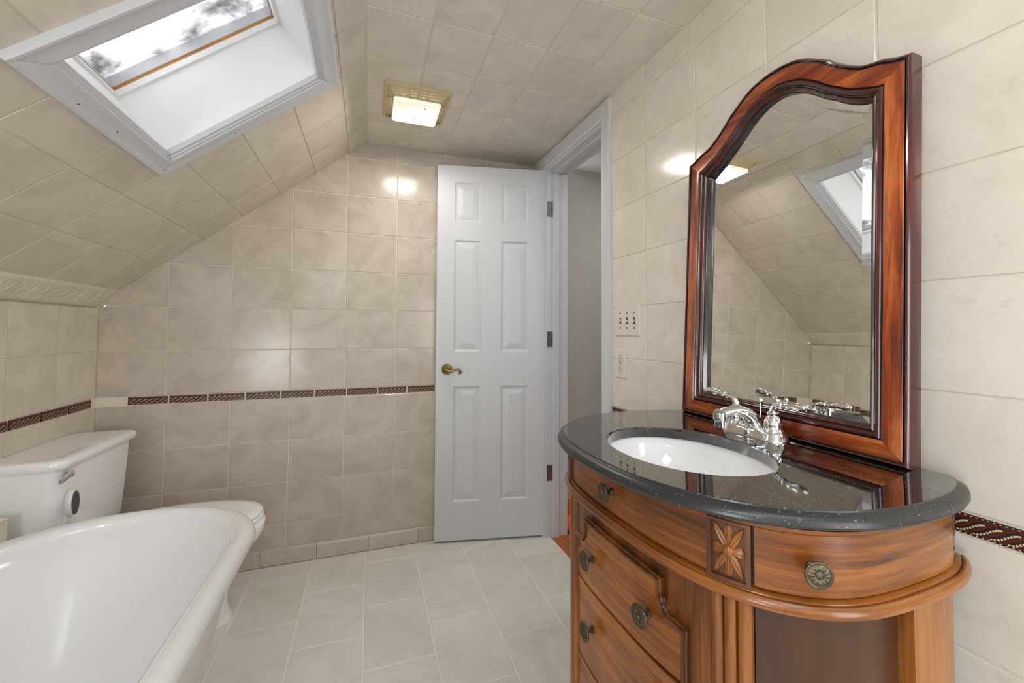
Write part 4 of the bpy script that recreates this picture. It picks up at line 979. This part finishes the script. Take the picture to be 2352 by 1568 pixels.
def sym(h):   # from -y side corner over the crown to +y side corner
    a = [(-y, z) for y, z in h]; b = [(y, z) for y, z in reversed(h)][1:]; P = smooth_path([Vector((y, z, 0)) for y, z in a + b], 4); return [(p.x, p.y) for p in P]
ot, it = sym(HALF), sym(HALFI)
BOT, BOTI, HWO, HWI = 0.0, 0.067, 0.297, 0.2245
def lerp2(a, b, w): return (a[0] + (b[0] - a[0]) * w, a[1] + (b[1] - a[1]) * w)
# cross profile: w 0 outer .. 1 inner, x = towards the room (front), back at x = -0.034
PROF = [(0.0, -0.034), (0.0, -0.008), (0.02, -0.003), (0.055, 0.0), (0.10, -0.001), (0.115, -0.004), (0.135, -0.0045), (0.15, -0.0025), (0.17, -0.0015), (0.60, -0.0015), (0.62, -0.003), (0.64, -0.0045), (0.66, -0.003), (0.685, 0.0005), (0.74, 0.0015), (0.79, -0.001), (0.81, -0.005), (0.84, -0.0055), (0.87, -0.004), (0.91, -0.005), (0.95, -0.009), (0.965, -0.0125), (1.0, -0.0135), (1.0, -0.034)]
def member(name, A, B, m):
    """A, B: lists of outer and inner points; builds the moulded member; material by zone"""
    b2 = newbm(); rows = [[Vector((x, *lerp2(a, b, w))) for w, x in PROF] for a, b in zip(A, B)]
    V = grid(b2, rows, False, True); capf(b2, V[0]); capf(b2, V[-1])
    b2.faces.ensure_lookup_table(); nP = len(PROF)
    for fi, f in enumerate(b2.faces):
        if len(f.verts) != 4 or fi >= (len(A) - 1) * nP: continue
        w = (PROF[fi % nP][0] + PROF[(fi + 1) % nP][0]) / 2
        f.material_index = 2 if (0.10 < w < 0.15 or 0.615 < w < 0.665 or 0.80 < w < 0.86 or 0.96 < w <= 1.0) else (1 if (w < 0.10 or w > 0.66) else 0)
        if (fi % nP) >= nP - 1: f.material_index = 1
    return to_obj(name, b2, [m, M['mah_dark'], M['groove']], mir, smooth=True, flat_angle=0.7)
member('arched_rail', ot, it, M['mah_h'])
nst = 8
for sg in (-1, 1):
    zt, zi = HALF[0][1], HALFI[0][1]
    member('stile', [(sg * HWO, BOT + (zt - BOT) * i / nst) for i in range(nst + 1)], [(sg * HWI, BOTI + (zi - BOTI) * i / nst) for i in range(nst + 1)], M['mah_v'])
member('bottom_rail', [(-HWO + 2 * HWO * i / nst, BOT) for i in range(nst + 1)], [(-HWI + 2 * HWI * i / nst, BOTI) for i in range(nst + 1)], M['mah_h'])
GO = [(y, z) for y, z in it] + [(HWI, BOTI), (-HWI, BOTI)]
cgz = 0.42
def shr(P, d):
    out = []; n_ = len(P)
    for i in range(n_):
        a, b = P[i - 1], P[(i + 1) % n_]; e1 = Vector((P[i][0] - a[0], P[i][1] - a[1])); e2 = Vector((b[0] - P[i][0], b[1] - P[i][1]))
        e1.normalize(); e2.normalize(); n1 = Vector((e1.y, -e1.x)); n2 = Vector((e2.y, -e2.x)); nb = (n1 + n2); nb.normalize(); c = max(0.4, nb.dot(n1)); out.append((P[i][0] + nb.x * d / c, P[i][1] + nb.y * d / c))
    return out
GT = 0.030     # glass turned inside the frame to shift its reflection into place
b2 = newbm(); g0 = [Vector((-0.0205 + GT * y, y, z)) for y, z in shr(GO, -0.002)]; g1 = [Vector((-0.0195 + GT * y, y, z)) for y, z in shr(GO, 0.017)]
V = grid(b2, [g0, g1], False, True); to_obj('glass_bevel', b2, M['mirror'], mir)
b2 = newbm(); vs = [b2.verts.new(p) for p in g1]; f = b2.faces.new(vs); bmesh.ops.triangulate(b2, faces=[f]); to_obj('mirror_glass', b2, M['mirror'], mir)
b2 = newbm(); vs = [b2.verts.new(Vector((-0.033, y, z))) for y, z in GO]; f = b2.faces.new(vs); bmesh.ops.triangulate(b2, faces=[f]); to_obj('backing_board', b2, M['cab_dark'], mir)

# ------------------------------------------------------------------ toilet
TY = -0.375
toi = empty('toilet', (-1.72, TY, 0)); tag(toi, 'white two-piece toilet with chrome lever against the left wall', 'toilet')
tx, ty = 1.72, -TY
def T_(x, y, z): return Vector((x + tx, y + ty, z))
def rrect(x0, x1, y0, y1, r, z, n=7, bow=0.0):
    cx, cy_ = (x0 + x1) / 2, (y0 + y1) / 2; P = rr((x1 - x0) / 2, (y1 - y0) / 2, r, z, n)
    out = []
    for p in P:
        x = p.x + cx + (bow * (1 - ((p.y) / ((y1 - y0) / 2)) ** 2) if p.x > 0 else 0); out.append(T_(x, p.y + cy_, z))
    return out
b2 = newbm(); rows = []
for z, x1, ya, yb, r in ((0.375, -1.930, -0.565, -0.185, 0.03), (0.385, -1.915, -0.585, -0.165, 0.035), (0.42, -1.905, -0.592, -0.155, 0.035), (0.55, -1.897, -0.598, -0.149, 0.035), (0.703, -1.890, -0.604, -0.143, 0.035)):
    rows.append(rrect(-2.078, x1, ya, yb, r, z, bow=0.012))
V = grid(b2, rows, False, True); capf(b2, V[0]); capf(b2, V[-1]); to_obj('tank', b2, M['porcelain'], toi, smooth=True, flat_angle=0.7)
b2 = newbm(); rows = []
for z, g in ((0.7035, -0.002), (0.704, 0.004), (0.712, 0.009), (0.726, 0.010), (0.733, 0.007), (0.7365, 0.0), (0.738, -0.02), (0.7385, -0.05)):
    rows.append(rrect(-2.079, -1.884 + g, -0.612 - g, -0.133 + g, 0.036, z, bow=0.012))
V = grid(b2, rows, False, True); capf(b2, V[0]); capf(b2, V[-1]); to_obj('tank_lid', b2, M['porcelain'], toi, smooth=True, flat_angle=0.8)
b2 = newbm(); T = Matrix.Translation(T_(-1.884, -0.575, 0.683)) @ Matrix.Rotation(PI / 2, 4, 'Y'); lathe(b2, [(0.010, 0.0), (0.010, 0.006), (0.006, 0.009), (0.0055, 0.016)], T, 16)
pl_ = smooth_path([T_(-1.868, -0.572, 0.685), T_(-1.866, -0.59, 0.688), T_(-1.866, -0.612, 0.683), T_(-1.868, -0.636, 0.676)], 5); rows = []
for i, p in enumerate(pl_):
    t = i / (len(pl_) - 1); w = 0.012 + 0.001 * math.sin(PI * t) - 0.004 * t; rows.append([p + Vector((0.004 * math.cos(a), 0, w * math.sin(a))) for a in [2 * PI * k / 14 for k in range(14)]])
V = grid(b2, rows, False, True); capf(b2, V[0]); capf(b2, V[-1]); to_obj('flush_lever', b2, M['chrome'], toi, smooth=True, flat_angle=0.8)
def egg(xb, xf, hw, z, n=48, k=2.25, yc=TY):
    """elongated oval from back xb to front xf"""
    out = []; cx = xb + (xf - xb) * 0.42
    for i in range(n):
        a = 2 * PI * i / n; c, s = math.cos(a), math.sin(a); L_ = (xf - cx) if c > 0 else (cx - xb)
        out.append(T_(cx + L_ * _sg(c) * abs(c) ** (2 / k), yc + hw * _sg(s) * abs(s) ** (2 / k), z))
    return out
b2 = newbm(); rows = [egg(*v) for v in ((-1.90, -1.452, 0.112, 0.0), (-1.90, -1.452, 0.112, 0.012), (-1.895, -1.462, 0.106, 0.025), (-1.89, -1.472, 0.098, 0.07), (-1.89, -1.468, 0.096, 0.13), (-1.89, -1.452, 0.104, 0.18), (-1.895, -1.425, 0.122, 0.22), (-1.90, -1.392, 0.146, 0.27), (-1.905, -1.358, 0.168, 0.315), (-1.91, -1.345, 0.178, 0.345), (-1.91, -1.343, 0.181, 0.372), (-1.91, -1.350, 0.178, 0.381), (-1.90, -1.39, 0.150, 0.382))]
V = grid(b2, rows, False, True); capf(b2, V[0]); capf(b2, V[-1]); to_obj('bowl', b2, M['porcelain'], toi, smooth=True, flat_angle=1.0)
b2 = newbm(); box(b2, -1.99 + tx, -1.87 + tx, TY - 0.12 + ty, TY + 0.12 + ty, 0.25, 0.376, 0.02); to_obj('tank_shelf', b2, M['porcelain'], toi, smooth=True, flat_angle=0.6)
b2 = newbm(); rows = [egg(*v) for v in ((-1.86, -1.356, 0.175, 0.3825), (-1.862, -1.350, 0.181, 0.386), (-1.862, -1.350, 0.182, 0.396), (-1.86, -1.354, 0.177, 0.400))]
V = grid(b2, rows, False, True); capf(b2, V[0]); capf(b2, V[-1]); to_obj('seat', b2, M['porcelain'], toi, smooth=True, flat_angle=0.8)
b2 = newbm(); rows = [egg(*v) for v in ((-1.865, -1.362, 0.171, 0.403), (-1.868, -1.355, 0.178, 0.405), (-1.868, -1.354, 0.179, 0.412), (-1.866, -1.360, 0.174, 0.418), (-1.85, -1.39, 0.15, 0.4205), (-1.80, -1.46, 0.10, 0.4215))]
V = grid(b2, rows, False, True); capf(b2, V[0]); capf(b2, V[-1]); to_obj('seat_lid', b2, M['porcelain'], toi, smooth=True, flat_angle=0.8)
for y in (-0.07, 0.07):
    b2 = newbm(); lathe(b2, [(0.014, 0.383), (0.014, 0.425), (0.010, 0.431), (0.0, 0.432)], Matrix.Translation((-1.872 + tx, y, 0)), 14)
    to_obj('seat_hinge', b2, M['porcelain'], toi, smooth=True, flat_angle=0.6)

# ------------------------------------------------------------------ bath tub
TCX, RXW = -1.585, 0.317
tub = empty('bathtub', (TCX, -1.55, 0)); tag(tub, 'white freestanding rolled-rim bathtub in the left foreground', 'bathtub')
YF, YR = -0.775, -2.36      # centre line of the rolled rim, far and near ends
def tubring(dx, dyf, dyr, z, n=96):
    """rim centre line moved inward by dx / dyf (far end) / dyr (near end)"""
    out = []; hw = RXW - dx; r1 = 0.305
    yf, yr = YF - dyf, YR + dyr
    for i in range(n):
        a = 2 * PI * i / n; c, s = math.cos(a), math.sin(a); k = 2.12
        cyy = (yf - r1) if s > 0 else (yr + r1)
        out.append(Vector((hw * _sg(c) * abs(c) ** (2 / k), (cyy + (yf - cyy) * abs(s) ** (2 / k) if s > 0 else cyy - (cyy - yr) * abs(s) ** (2 / k)) + 1.55, z)))
    return out
def rimz(y): return 0.0
RZc, RR = 0.575, 0.027
b2 = newbm(); rows = []
inner = [(0.30, 0.62, 0.50, 0.150), (0.24, 0.52, 0.40, 0.150), (0.205, 0.44, 0.33, 0.158), (0.165, 0.36, 0.26, 0.185), (0.130, 0.28, 0.19, 0.25), (0.100, 0.20, 0.13, 0.34), (0.076, 0.13, 0.09, 0.44), (0.056, 0.075, 0.062, 0.52), (0.042, 0.046, 0.046, 0.562)]
for v in inner: rows.append(tubring(*v))
for k in range(13):
    a = PI * 0.98 - k / 12 * PI * 1.28; rows.append(tubring(-RR * math.cos(a), -RR * math.cos(a), -RR * math.cos(a), RZc + RR * math.sin(a)))
outer_ = [(0.012, 0.016, 0.014, 0.545), (0.022, 0.035, 0.03, 0.48), (0.040, 0.075, 0.05, 0.38), (0.070, 0.15, 0.10, 0.27), (0.110, 0.25, 0.18, 0.18), (0.160, 0.35, 0.28, 0.130), (0.24, 0.50, 0.40, 0.118)]
for v in outer_: rows.append(tubring(*v))
V = grid(b2, rows, False, True); capf(b2, V[0]); capf(b2, V[-1]); to_obj('tub_shell', b2, M['tub'], tub, smooth=True, flat_angle=1.2)
for sx in (-1, 1):
    for y in (-1.22, -2.0):
        b2 = newbm(); yy = y + 1.55
        P = smooth_path([(sx * 0.17, yy, 0.165), (sx * 0.215, yy, 0.150), (sx * 0.235, yy, 0.115), (sx * 0.222, yy, 0.070), (sx * 0.228, yy, 0.035), (sx * 0.240, yy, 0.020)], 4)
        tube(b2, P, [0.034 - 0.016 * math.sin(PI * i / (len(P) - 1)) for i in range(len(P))], 12)
        lathe(b2, [(0.0, 0.0), (0.020, 0.0), (0.030, 0.014), (0.026, 0.032), (0.012, 0.044), (0.0, 0.046)], Matrix.Translation((sx * 0.238, yy, 0)), 16)
        to_obj('claw_foot', b2, M['tub'], tub, smooth=True)
b2 = newbm(); lathe(b2, [(0.026, 0.1505), (0.024, 0.153), (0.015, 0.1535), (0.0, 0.152)], Matrix.Translation((0.0, 0.0, 0)), 24); to_obj('drain', b2, M['chrome'], tub, smooth=True)

# ------------------------------------------------------------------ white wand with dark oval face against the tank
wn = empty('brush', (-1.862, -0.583, 0.0)); tag(wn, 'white long-handled brush with dark grey oval face propped against toilet tank', 'brush')
def oval(w, h, zc, x, n=28, jag=0): return [Vector((x, w * math.sin(2 * PI * i / n), zc + h * math.cos(2 * PI * i / n) - (0.0 if not jag else max(0, (-math.cos(2 * PI * i / n) - 0.75)) * -0.02))) for i in range(n)]
b2 = newbm(); V = grid(b2, [oval(0.024, 0.044, 0.588, -0.009), oval(0.0255, 0.0455, 0.588, -0.004), oval(0.0255, 0.0455, 0.588, 0.004), oval(0.0235, 0.0435, 0.588, 0.007)], False, True); capf(b2, V[0]); capf(b2, V[-1])
to_obj('head', b2, M['tub'], wn, smooth=True, flat_angle=0.7)
b2 = newbm(); V = grid(b2, [oval(0.0195, 0.039, 0.5895, 0.0062), oval(0.0190, 0.0385, 0.5895, 0.0092)], False, True); capf(b2, V[-1]); to_obj('oval_face', b2, plain('dark_grey_rubber', srgb(82, 82, 83), 0.8), wn)
b2 = newbm(); tube(b2, smooth_path([(0.0, 0.0, 0.552), (0.0, -0.002, 0.50), (0.0, -0.002, 0.40), (-0.002, 0, 0.25), (-0.0, 0, 0.012)], 4), [0.010] * 17, 12); to_obj('handle', b2, M['tub'], wn, smooth=True)
b2 = newbm(); lathe(b2, [(0.022, 0.0), (0.022, 0.008), (0.012, 0.016), (0.0, 0.017)], Matrix.Identity(4), 18); to_obj('foot', b2, M['tub'], wn, smooth=True, flat_angle=0.6)

# ------------------------------------------------------------------ low tiled end wall at the left edge
pw = empty('tiled_partition', (-2.03, -0.675, 0)); tag(pw, 'low beige tiled partition at the left edge beside the toilet tank', 'partition')
b2 = newbm(); box(b2, -0.053, 0.052, -0.016, 0.020, 0.0, 0.583, 0.001); to_obj('core', b2, M['grout'], pw)
for z0, z1 in ((0.004, 0.198), (0.202, 0.396), (0.400, 0.586)):
    b2 = newbm(); box(b2, -0.052, 0.0545, -0.021, -0.016, z0, z1, 0.0015); to_obj('tile', b2, M['tile_right'], pw)
b2 = newbm(); box(b2, -0.052, 0.055, -0.021, 0.022, 0.583, 0.588, 0.0015); to_obj('cap_tile', b2, M['tile_right'], pw)

# ------------------------------------------------------------------ added housing of the slope fill lamp behind the camera
pn = empty('slope_fill_housing', spt(-2.90, 0.87, 0.0)); tag(pn, 'added flat square white fill lamp housing on the sloped wall behind the camera', 'ceiling light')
pn.matrix_world = Matrix.Translation(spt(-2.90, 0.87, 0.004)) @ Matrix(((0, SD.x, SN.x, 0), (1, 0, 0, 0), (0, SD.z, SN.z, 0), (0, 0, 0, 1)))
b2 = newbm()
V = grid(b2, [rr(0.27, 0.27, 0.02, 0.0), rr(0.27, 0.27, 0.02, 0.022), rr(0.245, 0.245, 0.015, 0.026), rr(0.24, 0.24, 0.015, 0.018)], False, True); capf(b2, V[-1]); to_obj('frame', b2, M['paint'], pn, smooth=True, flat_angle=0.6)

b2 = newbm()
for a0, a1, z0, z1 in ((2.63, 2.69, 0.44, 1.66), (3.41, 3.47, 0.44, 1.66), (2.69, 3.41, 0.44, 0.49), (2.69, 3.41, 1.61, 1.66)):
    box(b2, 0.001, 0.035, a0, a1, z0, z1, 0.003)
o = to_obj('right_fill_frame', b2, M['paint']); o.matrix_world = RW; o['kind'] = 'structure'  # added frame around the right fill lamp, no opening behind it
cp = empty('ceiling_fill_housing', (-0.55, -2.75, H)); tag(cp, 'added square white fill lamp housing on the ceiling behind the camera', 'ceiling light')  # added fitting around the ceiling fill lamp
b2 = newbm()
V = grid(b2, [rr(0.31, 0.31, 0.02, 0.0), rr(0.31, 0.31, 0.02, -0.022), rr(0.285, 0.285, 0.015, -0.026), rr(0.28, 0.28, 0.015, -0.018)], False, True); capf(b2, V[-1]); to_obj('frame', b2, M['paint'], cp, smooth=True, flat_angle=0.6)

b2 = newbm()
for y0, y1, z0, z1 in ((-3.40, -3.35, 0.52, 1.18), (-2.55, -2.50, 0.52, 1.18), (-3.35, -2.55, 0.52, 0.56), (-3.35, -2.55, 1.14, 1.18)):
    box(b2, XL + 0.0035, XL + 0.033, y0, y1, z0, z1, 0.003)
o = to_obj('left_fill_frame', b2, M['paint']); o['kind'] = 'structure'  # added frame around the left fill lamp, wall stays closed
